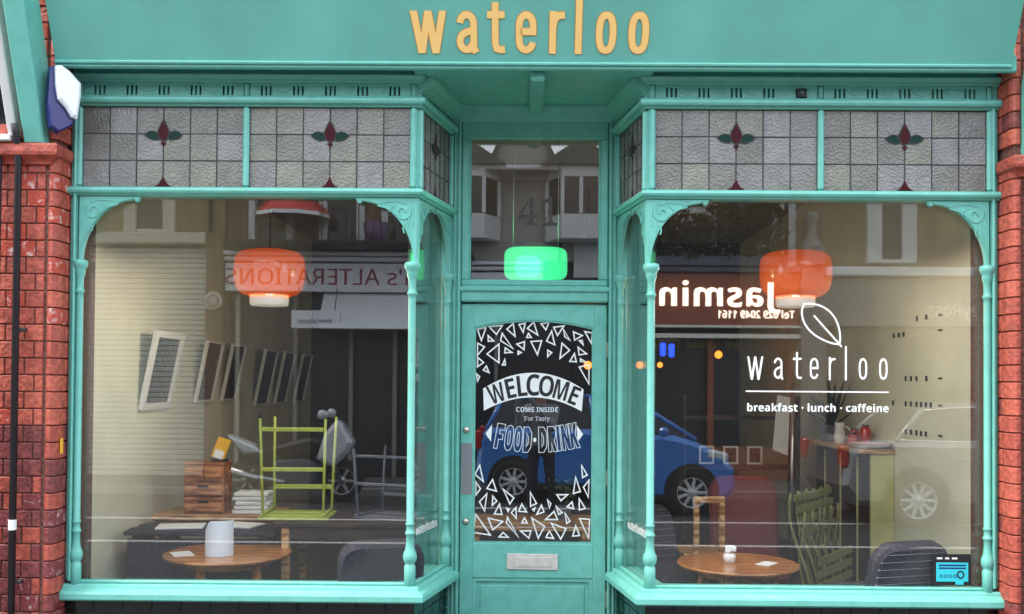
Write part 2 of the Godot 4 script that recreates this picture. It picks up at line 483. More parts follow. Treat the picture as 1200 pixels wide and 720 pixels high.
	mat("far_render", 0.42, 0.40, 0.36, 0.85, {"tex": mottle, "scale": 0.5})
	mat("far_cream", 0.60, 0.55, 0.42, 0.7)
	mat("shutter_cream", 0.60, 0.58, 0.48, 0.5)
	mat("shutter_dark", 0.020, 0.021, 0.026, 0.4)
	mat("fascia_grey", 0.78, 0.78, 0.79, 0.6)
	mat("letter_maroon", 0.30, 0.02, 0.05, 0.6)
	mat("fascia_brown", 0.34, 0.085, 0.036, 0.45)
	mat("letter_cream", 0.92, 0.88, 0.76, 0.5)
	mat("lit_sign_cream", 0.92, 0.88, 0.76, 0.5, {"emit": Color(1.0, 0.96, 0.86), "energy": 2.0})
	mat("pen_ink", 0.60, 0.66, 0.72, 0.5)
	mat("letter_gold", 0.62, 0.42, 0.06, 0.5)
	mat("slate_roof", 0.075, 0.078, 0.088, 0.7, {"tex": noise_tex(0.05, grey(0.6), grey(1.0), 66), "scale": 1.0})
	mat("parasol_red", 0.55, 0.03, 0.03, 0.7)
	mat("plum_plastic", 0.10, 0.05, 0.16, 0.5)
	mat("car_blue", 0.035, 0.20, 0.62, 0.25, {"coat": 1.0})
	mat("car_silver", 0.27, 0.275, 0.28, 0.3, {"metal": 0.5, "coat": 1.0})
	mat("car_black", 0.010, 0.010, 0.011, 0.6)
	mat("rubber", 0.013, 0.013, 0.014, 0.85)
	mat("chrome", 0.75, 0.75, 0.76, 0.12, {"metal": 1.0})
	mat("tail_red", 0.45, 0.01, 0.01, 0.2)
	mat("lamp_glass", 0.62, 0.64, 0.66, 0.1)
	mat("bike_white", 0.62, 0.63, 0.65, 0.3, {"coat": 0.6})
	mat("hedge_leaf", 0.018, 0.032, 0.012, 0.6)
	mat("stone_grey", 0.28, 0.27, 0.25, 0.85, {"tex": mottle, "scale": 2.0})
	mat("jacket_grey", 0.20, 0.20, 0.21, 0.9)
	mat("jeans_dark", 0.018, 0.020, 0.030, 0.9)
	mat("skin", 0.50, 0.28, 0.19, 0.55)
	mat("hair_brown", 0.05, 0.03, 0.02, 0.7)

# ---------------------------------------------------------------- the setting
func build_setting() -> void:
	structure("ground", Vector3(-60, -0.6, -40), Vector3(60, -0.16, 60), m.asphalt)
	structure("road", Vector3(-45, -0.155, 2.45), Vector3(45, -0.10, 9.3), m.asphalt)
	structure("pavement_near", Vector3(-45, -0.155, 0.16), Vector3(45, 0.0, 2.3), m.paving)
	structure("pavement_far", Vector3(-45, -0.155, 9.45), Vector3(45, 0.0, 11.2), m.paving)
	structure("kerb_near", Vector3(-45, -0.155, 2.302), Vector3(45, 0.006, 2.448), m.kerb_stone)
	structure("kerb_far", Vector3(-45, -0.155, 9.302), Vector3(45, 0.006, 9.448), m.kerb_stone)
	for z in [2.62, 2.80]:
		structure("road_marking", Vector3(-40, -0.0995, z), Vector3(40, -0.0955, z + 0.07), m.line_yellow)
	for z in [4.95, 6.70]:
		structure("road_marking", Vector3(-40, -0.0995, z), Vector3(40, -0.0955, z + 0.09), m.white_paint)
	# doorway floor and the room behind the glass
	structure("doorway_step", Vector3(-0.66, -0.15, -0.74), Vector3(0.66, 0.012, 0.158), m.black_tile)
	structure("interior_floor", Vector3(-2.95, -0.15, -7.2), Vector3(2.95, 0.03, -0.745), m.board_floor)
	structure("interior_wall_left", Vector3(-2.95, 0.031, -7.2), Vector3(-2.72, 3.42, -0.02), m.cream_wall)
	structure("interior_wall_right", Vector3(2.72, 0.031, -7.2), Vector3(2.95, 3.42, -0.02), m.cream_wall)
	structure("interior_wall_back", Vector3(-2.719, 0.031, -7.2), Vector3(2.719, 3.42, -7.0), m.dark_wall)
	structure("interior_ceiling", Vector3(-2.95, 3.421, -7.2), Vector3(2.95, 3.6, -0.02), m.ceiling_paint)

# ---------------------------------------------------------------- brick piers
func pier(side: float) -> void:
	var t := thing("brick_pier", "red brick pier with rounded corner beside the %s shop window" % ("alarm box and the" if side < 0 else "counter's"), "pier", Vector3(side * 2.6, 0, 0))
	t.set_meta("label", "red brick pier with pale bloom, black pipes and alarm box on it" if side < 0 else "bright red brick pier beside the window with the cyan sticker")
	var w := 0.66 if side < 0 else 0.40
	# local x counts away from the window
	var mortar := start()
	put_box(mortar, Vector3(side * (0.012 + w / 2), 2.08, -0.12), Vector3(w - 0.006, 4.14, 0.52), 0.002)
	part("mortar", done(mortar), m.mortar, t)
	var kinds := [m.brick_red, m.brick_orange, m.brick_maroon, m.brick_bloom, m.brick_maroon_bloom]
	var h := 0.092
	var pick := func(y: float) -> Material:
		var r := rng.randf()
		if side > 0:
			return kinds[2] if r < 0.12 else (kinds[1] if r > 0.55 else kinds[0])
		if y < 1.35:
			return kinds[2] if r < 0.5 else (kinds[4] if r < 0.70 else kinds[0])
		if y > 2.3:
			return kinds[3] if r < 0.28 else kinds[0]
		return kinds[0] if r < 0.45 else (kinds[1] if r < 0.9 else kinds[3])
	for c in 45:
		var y := 0.01 + c * h + h / 2
		if y > 2.84 and y < 2.95:
			continue
		var shift := (c % 2) * 0.053
		# corner brick with its rounded nose, and the one behind it on the reveal
		var nose := [Vector2(-0.004, 0.04), Vector2(-0.004, 0.128), Vector2(0.004, 0.145), Vector2(0.02, 0.157), Vector2(0.036, 0.157), Vector2(0.05, 0.146), Vector2(0.056, 0.128), Vector2(0.056, 0.04)]
		var pts := []
		for p in nose:
			pts.append(Vector2(p.x * side, p.y))
		var st := start()
		put_prism(st, pts, 0.0, h - 0.0065, 0.003)
		var o := part("brick", done(st), pick.call(y), t, Vector3(0, y + h / 2 - 0.0045, 0), Vector3(PI / 2, 0, 0))
		o.position.y = y + h / 2 - 0.0035
		if c % 2 == 0:
			bx("brick", Vector3(0.10, h - 0.0065, 0.10), pick.call(y), t, Vector3(side * 0.046, y, -0.022), 0.004)
		else:
			bx("brick", Vector3(0.10, h - 0.0065, 0.045), pick.call(y), t, Vector3(side * 0.046, y, 0.0115), 0.004)
			bx("brick", Vector3(0.10, h - 0.0065, 0.10), pick.call(y), t, Vector3(side * 0.046, y, -0.072), 0.004)
		var x := 0.068
		if c % 2:
			bx("brick", Vector3(0.045, h - 0.0065, 0.1), pick.call(y), t, Vector3(side * (x + 0.0225), y, 0.1 + rng.randf_range(-0.002, 0.002)), 0.004)
			x += 0.053
		while x < w - 0.05:
			bx("brick", Vector3(0.098, h - 0.0065, 0.1), pick.call(y), t, Vector3(side * (x + 0.049), y, 0.1 + rng.randf_range(-0.002, 0.002)), 0.004)
			x += 0.106
	# moulded capital
	var path := [Vector2(-0.7, 0.16), Vector2(-0.035, 0.16), Vector2(-0.035, 0.02)] if side < 0 else [Vector2(0.035, 0.02), Vector2(0.035, 0.16), Vector2(0.45, 0.16)]
	var low := 2.83 if side < 0 else 2.795
	part("capital", sweep(path, [Vector2(-0.08, low - 0.015), Vector2(0.006, low - 0.015), Vector2(0.012, low), Vector2(0.03, low + 0.015), Vector2(0.055, low + 0.028), Vector2(0.06, low + 0.045), Vector2(0.06, low + 0.08), Vector2(0.05, low + 0.092), Vector2(0.02, low + 0.096), Vector2(-0.08, low + 0.10)]), m.brick_red, t)
	# teal console that leans out over the capital
	var lean := deg_to_rad(20)
	var con := part("console", prism([Vector2(0, 0), Vector2(0.11 * side, 0), Vector2(0.11 * side, 1.1), Vector2(0, 1.1)], -0.16, 0.03, 0.008), m.teal_paint, t, Vector3(side * 0.055 if side < 0 else side * 0.052, low + 0.101, 0.17), Vector3(lean, 0, 0))
	con.name = "console"

func build_left_neighbour() -> void:
	var t := thing("neighbour_shopfront", "white framed dark window of the shop beyond the brick pier", "shopfront", Vector3(-2.85, 2.95, 0.19))
	bx("upright", Vector3(0.05, 1.15, 0.10), m.white_paint, t, Vector3(0.02, 0.56, 0.15), 0.006, Vector3(deg_to_rad(20), 0, 0))
	bx("pane", Vector3(0.30, 1.15, 0.02), m.dark_glazing, t, Vector3(-0.16, 0.56, 0.12), 0.002, Vector3(deg_to_rad(20), 0, 0))
	bx("ledge", Vector3(0.34, 0.035, 0.12), m.white_paint, t, Vector3(-0.14, -0.004, -0.01), 0.006)
	# pipes on the pier
	var p := thing("drainpipe", "slim black drainpipe clipped to the brick pier with white tape", "pipe", Vector3(-2.795, 0, 0.195))
	part("pipe", tube([Vector3(0, 0.0, 0), Vector3(0, 2.90, 0), Vector3(0, 2.96, 0.03), Vector3(0, 3.02, 0.05)], 0.0185, 12), m.black_pipe, p)
	for y in [0.55, 1.91]:
		bx("clip", Vector3(0.075, 0.02, 0.03), m.black_pipe, p, Vector3(0.015, y, -0.012), 0.003)
	part("tape", lathe([Vector2(0.0, 0.0), Vector2(0.0205, 0.0), Vector2(0.0205, 0.055), Vector2(0.0, 0.055)], 12, false), m.card_white, p, Vector3(0, 0.83, 0))
	var p2 := thing("drainpipe", "black drainpipe at the far edge of the brick pier with yellow tape", "pipe", Vector3(-2.905, 0, 0.195))
	part("pipe", tube([Vector3(0, 0.0, 0), Vector3(0, 2.88, 0)], 0.02, 12), m.black_pipe, p2)
	part("tape", lathe([Vector2(0.0, 0.0), Vector2(0.022, 0.0), Vector2(0.022, 0.10), Vector2(0.0, 0.10)], 12, false), m.yellow_tag, p2, Vector3(0, 1.05, 0))
	var g := thing("drainpipe", "black pipe on the far side of the bright red pier", "pipe", Vector3(2.69, 0, 0.19))
	part("pipe", tube([Vector3(0, 0.0, 0), Vector3(0, 2.75, 0)], 0.02, 12), m.black_pipe, g)
	# alarm box
	var a := thing("alarm_box", "white and navy burglar alarm box above the brick capital", "alarm", Vector3(-2.545, 3.02, 0.225), deg_to_rad(40))
	var shield := [Vector2(-0.075, 0.30), Vector2(-0.03, 0.315), Vector2(0.03, 0.285), Vector2(0.095, 0.225), Vector2(0.095, 0.16), Vector2(0.075, 0.03), Vector2(0.05, -0.005), Vector2(-0.02, -0.045), Vector2(-0.07, -0.02), Vector2(-0.085, 0.10)]
	a.scale = Vector3(0.86, 1, 0.86)
	part("back_box", prism(shield, -0.07, 0.01, 0.008), m.blue_plastic, a)
	part("cover", prism([Vector2(-0.055, 0.30), Vector2(-0.02, 0.308), Vector2(0.03, 0.283), Vector2(0.097, 0.228), Vector2(0.097, 0.16), Vector2(0.078, 0.032), Vector2(0.045, 0.04), Vector2(0.012, 0.085), Vector2(-0.035, 0.125), Vector2(-0.05, 0.20)], 0.0, 0.055, 0.014), m.white_plastic, a)
	var y := thing("yellow_tag", "small yellow tag stuck on the dark brick reveal", "tag", Vector3(-2.59, 1.235, 0.08))
	bx("plate", Vector3(0.006, 0.085, 0.03), m.yellow_tag, y, Vector3(0, 0.04, 0), 0.001)

# ---------------------------------------------------------------- the cafe front
func segment(a: Vector2, b: Vector2) -> Transform3D:
	# x runs along the path, z out towards the street side
	var h := (b - a).normalized()
	return Transform3D(Basis(Vector3(h.x, 0, h.y), Vector3.UP, Vector3(-h.y, 0, h.x)), Vector3(a.x, 0, a.y))

func place(o: Node3D, seg: Transform3D, at := Vector3.ZERO) -> Node3D:
	o.transform = seg * Transform3D(o.basis, at)
	return o

func leaded_light(front: Node3D, seg: Transform3D, at: Vector3, w: float, h: float) -> void:
	var t := Node3D.new()
	t.name = "leaded_light"
	front.add_child(t, true)
	place(t, seg, at)
	var pw := w / 6
	var ph := h / 3
	for c in 6:
		for r in 3:
			var k := rng.randi() % 4
			var o := bx("pane", Vector3(pw - 0.003, ph - 0.003, 0.006), m["obscured_%d" % k], t, Vector3((c - 2.5) * pw, (r - 1) * ph, 0), 0.001, Vector3(rng.randf_range(-0.012, 0.012), rng.randf_range(-0.012, 0.012), 0))
			o.position.z = rng.randf_range(-0.001, 0.001)
	for c in range(0, 7):
		bx("came", Vector3(0.006, h, 0.012), m.lead, t, Vector3((c - 3) * pw, 0, 0.001), 0.002)
	for r in range(0, 4):
		bx("came", Vector3(w, 0.006, 0.0115), m.lead, t, Vector3(0, (r - 1.5) * ph, 0.001), 0.002)
	var mid := ph / 2
	var drop := [Vector2(0, 0.088), Vector2(0.012, 0.062), Vector2(0.026, 0.030), Vector2(0.030, 0.006), Vector2(0.024, -0.016), Vector2(0.010, -0.030), Vector2(0, -0.033), Vector2(-0.010, -0.030), Vector2(-0.024, -0.016), Vector2(-0.030, 0.006), Vector2(-0.026, 0.030), Vector2(-0.012, 0.062)]
	var kx := 1.1 * minf(1.0, pw / 0.15)
	var lift := func(p: Array, sx: float, dy: float) -> Array:
		var out := []
		for v in p:
			out.append(Vector2(v.x * sx * kx, v.y + dy))
		return out
	part("petal", prism(lift.call(drop, 1.0, mid - 0.008), 0.004, 0.010, 0.0015), m.red_glass, t)
	part("petal_came", stroke(lift.call(drop, 1.0, mid - 0.008), 0.005, 0.003, 0.0105, true), m.lead, t)
	for s in [-1.0, 1.0]:
		var leaf := [Vector2(0.018, -0.018), Vector2(0.034, 0.012), Vector2(0.058, 0.020), Vector2(0.078, 0.014), Vector2(0.097, -0.001), Vector2(0.080, -0.020), Vector2(0.055, -0.030), Vector2(0.032, -0.030)]
		part("leaf_piece", prism(lift.call(leaf, s, mid - 0.004), 0.004, 0.0092, 0.0015), m.green_glass, t)
		part("leaf_came", stroke(lift.call(leaf, s, mid - 0.004), 0.004, 0.003, 0.0097, true), m.lead, t)
	part("petal_tip", prism(lift.call([Vector2(-0.015, 0.0), Vector2(0.0, 0.006), Vector2(0.015, 0.0), Vector2(0, -0.022)], 1.0, mid - 0.052), 0.004, 0.0095, 0.001), m.red_glass, t)
	var b := -h / 2
	part("bud", prism(lift.call([Vector2(-0.044, 0.003), Vector2(0.044, 0.003), Vector2(0.022, 0.018), Vector2(0.008, 0.042), Vector2(0, 0.064), Vector2(-0.008, 0.042), Vector2(-0.022, 0.018)], 1.0, b), 0.004, 0.0095, 0.001), m.red_glass, t)

func bracket(front: Node3D, seg: Transform3D, x: float, dir: float, reach: float) -> void:
	# pierced-looking spandrel under the transom rail, with a carved scroll in relief
	var pts := [Vector2(0, 2.675), Vector2(reach, 2.675), Vector2(reach, 2.664), Vector2(reach - 0.008, 2.648), Vector2(reach - 0.022, 2.641), Vector2(reach - 0.032, 2.648), Vector2(reach - 0.036, 2.656)]
	for p in arc(Vector2(reach - 0.036, 2.30), reach - 0.056, 0.352, 94, 180, 14):
		pts.append(p)
	pts.append(Vector2(0.02, 2.29))
	pts.append(Vector2(0, 2.29))
	var out := []
	for p in pts:
		out.append(Vector2(x + p.x * dir, p.y))
	var o := part("spandrel_bracket", prism(out, -0.028, 0.002, 0.004), m.teal_paint, front)
	place(o, seg)
	var k := reach / 0.37
	var st := start()
	var curl := []
	for i in 22:
		var a := i / 21.0 * 2.2 * PI
		var r := 0.050 * (1.0 - 0.72 * i / 21.0)
		curl.append(Vector2(x + dir * (0.088 * k + r * k * cos(a + 2.6)), 2.595 + r * sin(a + 2.6)))
	put_stroke(st, curl, 0.009, 0.0, 0.008)
	for e in [[Vector2(0.12, 2.575), Vector2(0.15, 2.60), Vector2(0.19, 2.618), Vector2(0.24, 2.630)], [Vector2(0.07, 2.64), Vector2(0.12, 2.655), Vector2(0.18, 2.652), Vector2(0.22, 2.645)], [Vector2(0.052, 2.555), Vector2(0.055, 2.51), Vector2(0.045, 2.47), Vector2(0.035, 2.43)], [Vector2(0.03, 2.62), Vector2(0.024, 2.57), Vector2(0.028, 2.52)], [Vector2(0.135, 2.635), Vector2(0.16, 2.615), Vector2(0.165, 2.595)], [Vector2(0.075, 2.53), Vector2(0.085, 2.50), Vector2(0.078, 2.475)]]:
		var l := []
		for p in e:
			l.append(Vector2(x + dir * p.x * k, p.y))
		put_stroke(st, l, 0.007, 0.0, 0.006)
	var c := part("scroll", done(st), m.teal_paint, o)
	c.position = Vector3.ZERO

func colonnette(front: Node3D, at: Vector3, k := 1.0) -> void:
	var prof := [Vector2(0, 0.50), Vector2(0.036, 0.50), Vector2(0.036, 0.615), Vector2(0.030, 0.622), Vector2(0.028, 0.630), Vector2(0.040, 0.642), Vector2(0.045, 0.662), Vector2(0.042, 0.685), Vector2(0.031, 0.705), Vector2(0.026, 0.735), Vector2(0.024, 0.785), Vector2(0.030, 0.790), Vector2(0.033, 0.797), Vector2(0.030, 0.804), Vector2(0.024, 0.809), Vector2(0.024, 0.84), Vector2(0.030, 0.845), Vector2(0.031, 0.851), Vector2(0.024, 0.858), Vector2(0.0235, 2.10), Vector2(0.023, 2.125), Vector2(0.031, 2.132), Vector2(0.033, 2.142), Vector2(0.027, 2.150), Vector2(0.024, 2.165), Vector2(0.0245, 2.215), Vector2(0.034, 2.235), Vector2(0.036, 2.255), Vector2(0.036, 2.262), Vector2(0.047, 2.275), Vector2(0.052, 2.29), Vector2(0.052, 2.303), Vector2(0.046, 2.312), Vector2(0.03, 2.316), Vector2(0, 2.317)]
	var p := []
	for v in prof:
		p.append(Vector2(v.x * k, v.y))
	part("colonnette", lathe(p, 18), m.teal_paint, front, at)

func build_window_side(front: Node3D, path: Array, left: bool) -> void:
	var name_side := "left" if left else "right"
	# sill, tiled stall riser, rails: all turn the corner into the doorway
	part("sill", sweep(path, [Vector2(-0.14, 0.42), Vector2(0.055, 0.42), Vector2(0.066, 0.430), Vector2(0.066, 0.458), Vector2(0.058, 0.472), Vector2(0.036, 0.480), Vector2(0.030, 0.484), Vector2(0.026, 0.497), Vector2(0.014, 0.505), Vector2(-0.14, 0.505)]), m.teal_paint, front)
	part("transom_rail", sweep(path, [Vector2(-0.08, 2.676), Vector2(0.012, 2.676), Vector2(0.020, 2.684), Vector2(0.034, 2.690), Vector2(0.040, 2.702), Vector2(0.036, 2.716), Vector2(0.022, 2.724), Vector2(-0.08, 2.726)]), m.teal_paint, front)
	part("upper_rail", sweep(path, [Vector2(-0.08, 3.182), Vector2(0.010, 3.182), Vector2(0.016, 3.190), Vector2(0.040, 3.196), Vector2(0.047, 3.208), Vector2(0.046, 3.222), Vector2(0.036, 3.234), Vector2(-0.08, 3.238)]), m.teal_paint, front)
	part("top_moulding", sweep(path, [Vector2(-0.08, 3.318), Vector2(0.006, 3.318), Vector2(0.010, 3.326), Vector2(0.030, 3.334), Vector2(0.042, 3.350), Vector2(0.042, 3.356), Vector2(-0.08, 3.356)]), m.teal_paint, front)
	var riser := part("stall_riser", sweep(path, [Vector2(-0.14, 0.0), Vector2(-0.014, 0.0), Vector2(-0.014, 0.4185), Vector2(-0.14, 0.4185)]), m.grout, front)
	for s in 2:
		var seg := segment(path[s], path[s + 1])
		var long: float = (path[s + 1] - path[s]).length()
		var is_front := (s == 0) == left
		var n := int(round(long / 0.165))
		var tw := long / n
		for c in n:
			for r in 5:
				var o := bx("tile", Vector3(tw - 0.007, 0.0765, 0.012), m.black_tile if is_front else m.green_tile, riser, Vector3.ZERO, 0.003)
				place(o, seg, Vector3((c + 0.5) * tw, 0.042 + r * 0.0835, -0.0085))
				o.rotate_object_local(Vector3.UP, rng.randf_range(-0.008, 0.008))
		# main pane: two faces, like real plate glass
		var g0 := 0.045
		var g1 := long - 0.02
		if not is_front:
			g0 = 0.02
			g1 = long - 0.02
		var pane := bx("shop_window_pane", Vector3(g1 - g0, 2.16, 0.006), m.glass, front, Vector3.ZERO, 0.0005)
		place(pane, seg, Vector3((g0 + g1) / 2, 1.60, -0.045))
		# second sheet, added behind the single plate to strengthen its reflections
		var inner := bx("added_pane", Vector3(g1 - g0 - 0.02, 2.14, 0.006), m.glass, front, Vector3.ZERO, 0.0005)
		place(inner, seg, Vector3((g0 + g1) / 2, 1.60, -0.063))
		# bead round the glass at the foot
		var bead := bx("bottom_bead", Vector3(long - 0.06, 0.018, 0.03), m.teal_paint, front, Vector3.ZERO, 0.006)
		place(bead, seg, Vector3(long / 2, 0.5125, -0.022))
		# uprights between the leaded lights, frieze of vents above
		var bays := 2 if is_front else 1
		var x0 := 0.05 if is_front and left else 0.03
		var x1 := long - (0.05 if is_front and not left else 0.03)
		for u in bays + 1:
			var x := lerpf(x0, x1, float(u) / bays)
			var wide := 0.034
			var post := bx("mullion", Vector3(wide, 0.452, 0.05), m.teal_paint, front, Vector3.ZERO, 0.010)
			place(post, seg, Vector3(x, 2.954, -0.008))
			post = bx("mullion", Vector3(wide * 0.8, 0.078, 0.03), m.teal_paint, front, Vector3.ZERO, 0.008)
			place(post, seg, Vector3(x, 3.278, -0.006))
		for u in bays:
			var a := lerpf(x0, x1, float(u) / bays) + 0.017
			var b := lerpf(x0, x1, float(u + 1) / bays) - 0.017
			leaded_light(front, seg, Vector3((a + b) / 2, 2.954, -0.012), b - a, 0.452)
			vent_panel(front, seg, a, b, 5 if is_front else 3, not left and is_front and u == 0)
		# brackets
		if is_front:
			bracket(front, seg, 0.052 if left else 0.004, 1.0, 0.345)
			bracket(front, seg, long - (0.004 if left else 0.052), -1.0, 0.345)
		else:
			bracket(front, seg, 0.004, 1.0, 0.30)
			bracket(front, seg, long - 0.004, -1.0, 0.30)
	# slim turned columns at the corners, flat frame post by the pier
	for k in 3:
		var at: Vector2 = path[k]
		if k == 1:
			colonnette(front, Vector3(at.x + (-0.03 if left else 0.03), 0, at.y - 0.018), 0.88)
		elif (k == 0) == left:
			colonnette(front, Vector3(at.x + (0.062 if left else -0.062), 0, at.y - 0.006), 0.78)
			var px := at.x + (0.021 if left else -0.021)
			bx("frame_post", Vector3(0.042, 2.84, 0.10), m.teal_paint, front, Vector3(px, 1.94, -0.052), 0.008)
			bx("frame_bead", Vector3(0.016, 2.70, 0.03), m.teal_paint, front, Vector3(px + (0.012 if left else -0.012), 1.87, 0.006), 0.006)
		else:
			colonnette(front, Vector3(at.x + (-0.02 if left else 0.02), 0, at.y + 0.032), 0.78)
	# solid corner core above the transom so that the room does not show through the joint
	var corner: Vector2 = path[1]
	bx("corner_post", Vector3(0.04, 0.66, 0.04), m.teal_paint, front, Vector3(corner.x + (-0.026 if left else 0.026), 3.01, -0.03), 0.004)

func vent_panel(front: Node3D, seg: Transform3D, a: float, b: float, groups: int, odd: bool) -> void:
	var st := start()
	var lo := 3.239
	var hi := 3.318
	var s0 := 3.249
	var s1 := 3.302
	var z := -0.010
	var th := 0.014
	put_box(st, Vector3((a + b) / 2, (lo + s0) / 2, z), Vector3(b - a, s0 - lo, th), 0.001)
	put_box(st, Vector3((a + b) / 2, (hi + s1) / 2, z), Vector3(b - a, hi - s1, th), 0.001)
	var edges := [a]
	for g in groups:
		var c := lerpf(a, b, (g + 0.5) / groups)
		for k in 3:
			edges.append(c + (k - 1) * 0.025 - 0.0055)
			edges.append(c + (k - 1) * 0.025 + 0.0055)
	edges.append(b)
	for k in range(0, edges.size(), 2):
		put_box(st, Vector3((edges[k] + edges[k + 1]) / 2, (s0 + s1) / 2, z), Vector3(edges[k + 1] - edges[k], s1 - s0, th), 0.001)
	var o := part("vent_panel", done(st), m.teal_paint, front)
	place(o, seg)
	# carved garland between the slots
	for g in groups - 1:
		var c := lerpf(a, b, float(g + 1) / groups)
		part("garland", stroke([Vector2(c - 0.045, 3.284), Vector2(c - 0.025, 3.272), Vector2(c - 0.008, 3.266), Vector2(c + 0.008, 3.266), Vector2(c + 0.025, 3.272), Vector2(c + 0.045, 3.284)], 0.008, -0.004, 0.001), m.teal_paint, o)
	var back := bx("vent_backing", Vector3(b - a, 0.085, 0.004), m.teal_paint, o, Vector3((a + b) / 2, 3.278, -0.055), 0.001)
	back.name = "vent_backing"
	if odd:
		var c := lerpf(a, b, (groups - 0.5) / groups)
		bx("vent_cowl", Vector3(0.056, 0.050, 0.012), m.black_pipe, o, Vector3(c, 3.274, 0.004), 0.004)
		part("vent_cowl_disc", lathe([Vector2(0, 0), Vector2(0.014, 0), Vector2(0.012, 0.006), Vector2(0, 0.008)], 14), m.slate_metal, o, Vector3(c, 3.274, 0.0105), Vector3(PI / 2, 0, 0))

func build_front() -> Node3D:
	var f := thing("cafe_shopfront", "teal painted Victorian cafe shopfront with gold lettered fascia and recessed door", "shopfront")
	# fascia board leaning out over the street
	var lean := deg_to_rad(24)
	var board := Node3D.new()
	board.name = "fascia"
	f.add_child(board)
	board.position = Vector3(-0.013, 3.36, 0.2)
	board.rotation.x = lean
	bx("fascia_panel", Vector3(5.17, 0.86, 0.04), m.fascia_paint, board, Vector3(0, 0.43, -0.02), 0.003)
	bx("fascia_bead", Vector3(5.175, 0.020, 0.022), m.teal_paint, board, Vector3(0, 0.008, 0.004), 0.007)
	var at := [-0.662, -0.418, -0.253, -0.101, 0.078, 0.216, 0.326, 0.500]
	var word := "waterloo"
	for k in 8:
		var c := word[k]
		part("letter", narrow_mesh(c, 0.217, 0.034, 0.001, 0.005), m.gold_letter, board, Vector3(at[k] + 0.013, 0.06, 0))
		part("letter_edge", narrow_mesh(c, 0.217, 0.041, 0.0005, 0.003), m.gold_edge, board, Vector3(at[k] + 0.013, 0.06, 0))
	# boarding behind the fascia and the soffit below it
	span("soffit_board", Vector3(-2.6, 3.425, -0.10), Vector3(2.6, 3.44, 0.19), m.teal_paint, f, 0.002)
	for s in [-1.0, 1.0]:
		span("frieze_top", Vector3(s * 1.63 - 0.97, 3.3565, -0.09), Vector3(s * 1.63 + 0.97, 3.4245, -0.005), m.teal_paint, f, 0.002)
	part("soffit_moulding", sweep([Vector2(-2.6, 0.0), Vector2(2.6, 0.0)], [Vector2(0.165, 3.42), Vector2(0.165, 3.346), Vector2(0.172, 3.338), Vector2(0.19, 3.338), Vector2(0.20, 3.345), Vector2(0.20, 3.42)]), m.teal_paint, f)
	span("bulkhead", Vector3(-2.715, 3.441, -0.10), Vector3(2.715, 4.1, 0.10), m.teal_paint, f, 0.002)
	for s in [-1.0, 1.0]:
		span("frieze_backing", Vector3(s * 1.66 - 1.055, 3.19, -0.15), Vector3(s * 1.66 + 1.055, 3.40, -0.075), m.teal_paint, f, 0.002)
	# ceiling of the doorway
	part("doorway_ceiling", prism([Vector2(-0.66, -0.164), Vector2(0.66, -0.164), Vector2(0.66, 0.0), Vector2(0.56, 0.72), Vector2(-0.52, 0.72), Vector2(-0.66, 0.0)], 0.0, 0.03, 0.0), m.teal_paint, f, Vector3(0, 3.388, 0), Vector3(-PI / 2, 0, 0)).position.y = 3.357
	span("ceiling_beam", Vector3(DX - 0.042, 3.30, -0.64), Vector3(DX + 0.042, 3.356, 0.13), m.teal_paint, f, 0.012)
	part("doorway_cornice", sweep([Vector2(-0.642, -0.01), Vector2(-0.495, -0.63), Vector2(0.535, -0.63), Vector2(0.637, -0.01)], [Vector2(-0.04, 3.27), Vector2(0.014, 3.27), Vector2(0.020, 3.282), Vector2(0.046, 3.30), Vector2(0.052, 3.315), Vector2(0.085, 3.338), Vector2(0.09, 3.3555), Vector2(-0.04, 3.3555)]), m.teal_paint, f)
	build_window_side(f, PATH_L, true)
	build_window_side(f, PATH_R, false)
	build_doorway(f)
	build_door(f)
	# lettering on the panes
	var sign_z := -0.0405
	var wx := [1.211, 1.359, 1.471, 1.561, 1.667, 1.757, 1.834, 1.948]
	for k in 8:
		part("window_letter", narrow_mesh(word[k], 0.131, 0.0125, 0.0, 0.0012), m.white_ink, f, Vector3(wx[k] - 0.003, 1.669, sign_z)).scale.x = 0.84
	bx("window_rule", Vector3(0.80, 0.008, 0.0012), m.white_ink, f, Vector3(1.604, 1.604, sign_z + 0.0006), 0.0003)
	text("window_strapline", "breakfast \u00b7 lunch \u00b7 caffeine", 0.043, m.white_ink, f, Vector3(1.607, 1.513, sign_z + 0.0006), {"bold": true, "depth": 0.0012, "wide": 1.03})
	var leaf := start()
	var tip := Vector2(1.728, 1.872)
	var root := Vector2(1.528, 2.095)
	var right := []
	var leftp := []
	for k in 17:
		var s := k / 16.0
		var mid := root.lerp(tip, s)
		var nrm := Vector2(0.223, 0.2).normalized()
		right.append(mid + nrm * 0.082 * pow(sin(PI * pow(s, 0.92)), 0.75))
		leftp.append(mid - nrm * 0.074 * pow(sin(PI * pow(s, 0.80)), 0.75))
	leftp.reverse()
	put_stroke(leaf, right.slice(0, 16) + leftp.slice(0, 16), 0.010, 0.0, 0.0012, true)
	put_stroke(leaf, [root.lerp(tip, 0.28), tip + Vector2(0.012, -0.014)], 0.010, 0.0, 0.0016)
	part("leaf_emblem", done(leaf), m.white_ink, f, Vector3(0, 0, sign_z))
	for s in 2:
		var seg := segment(PATH_L[1], PATH_L[2]) if s == 0 else segment(PATH_R[0], PATH_R[1])
		var o := text("side_window_lettering", "waterlootea", 0.052, m.white_ink, f, Vector3.ZERO, {"depth": 0.001})
		place(o, seg, Vector3(0.325 if s == 0 else 0.33, 0.79, -0.0405))
	return f

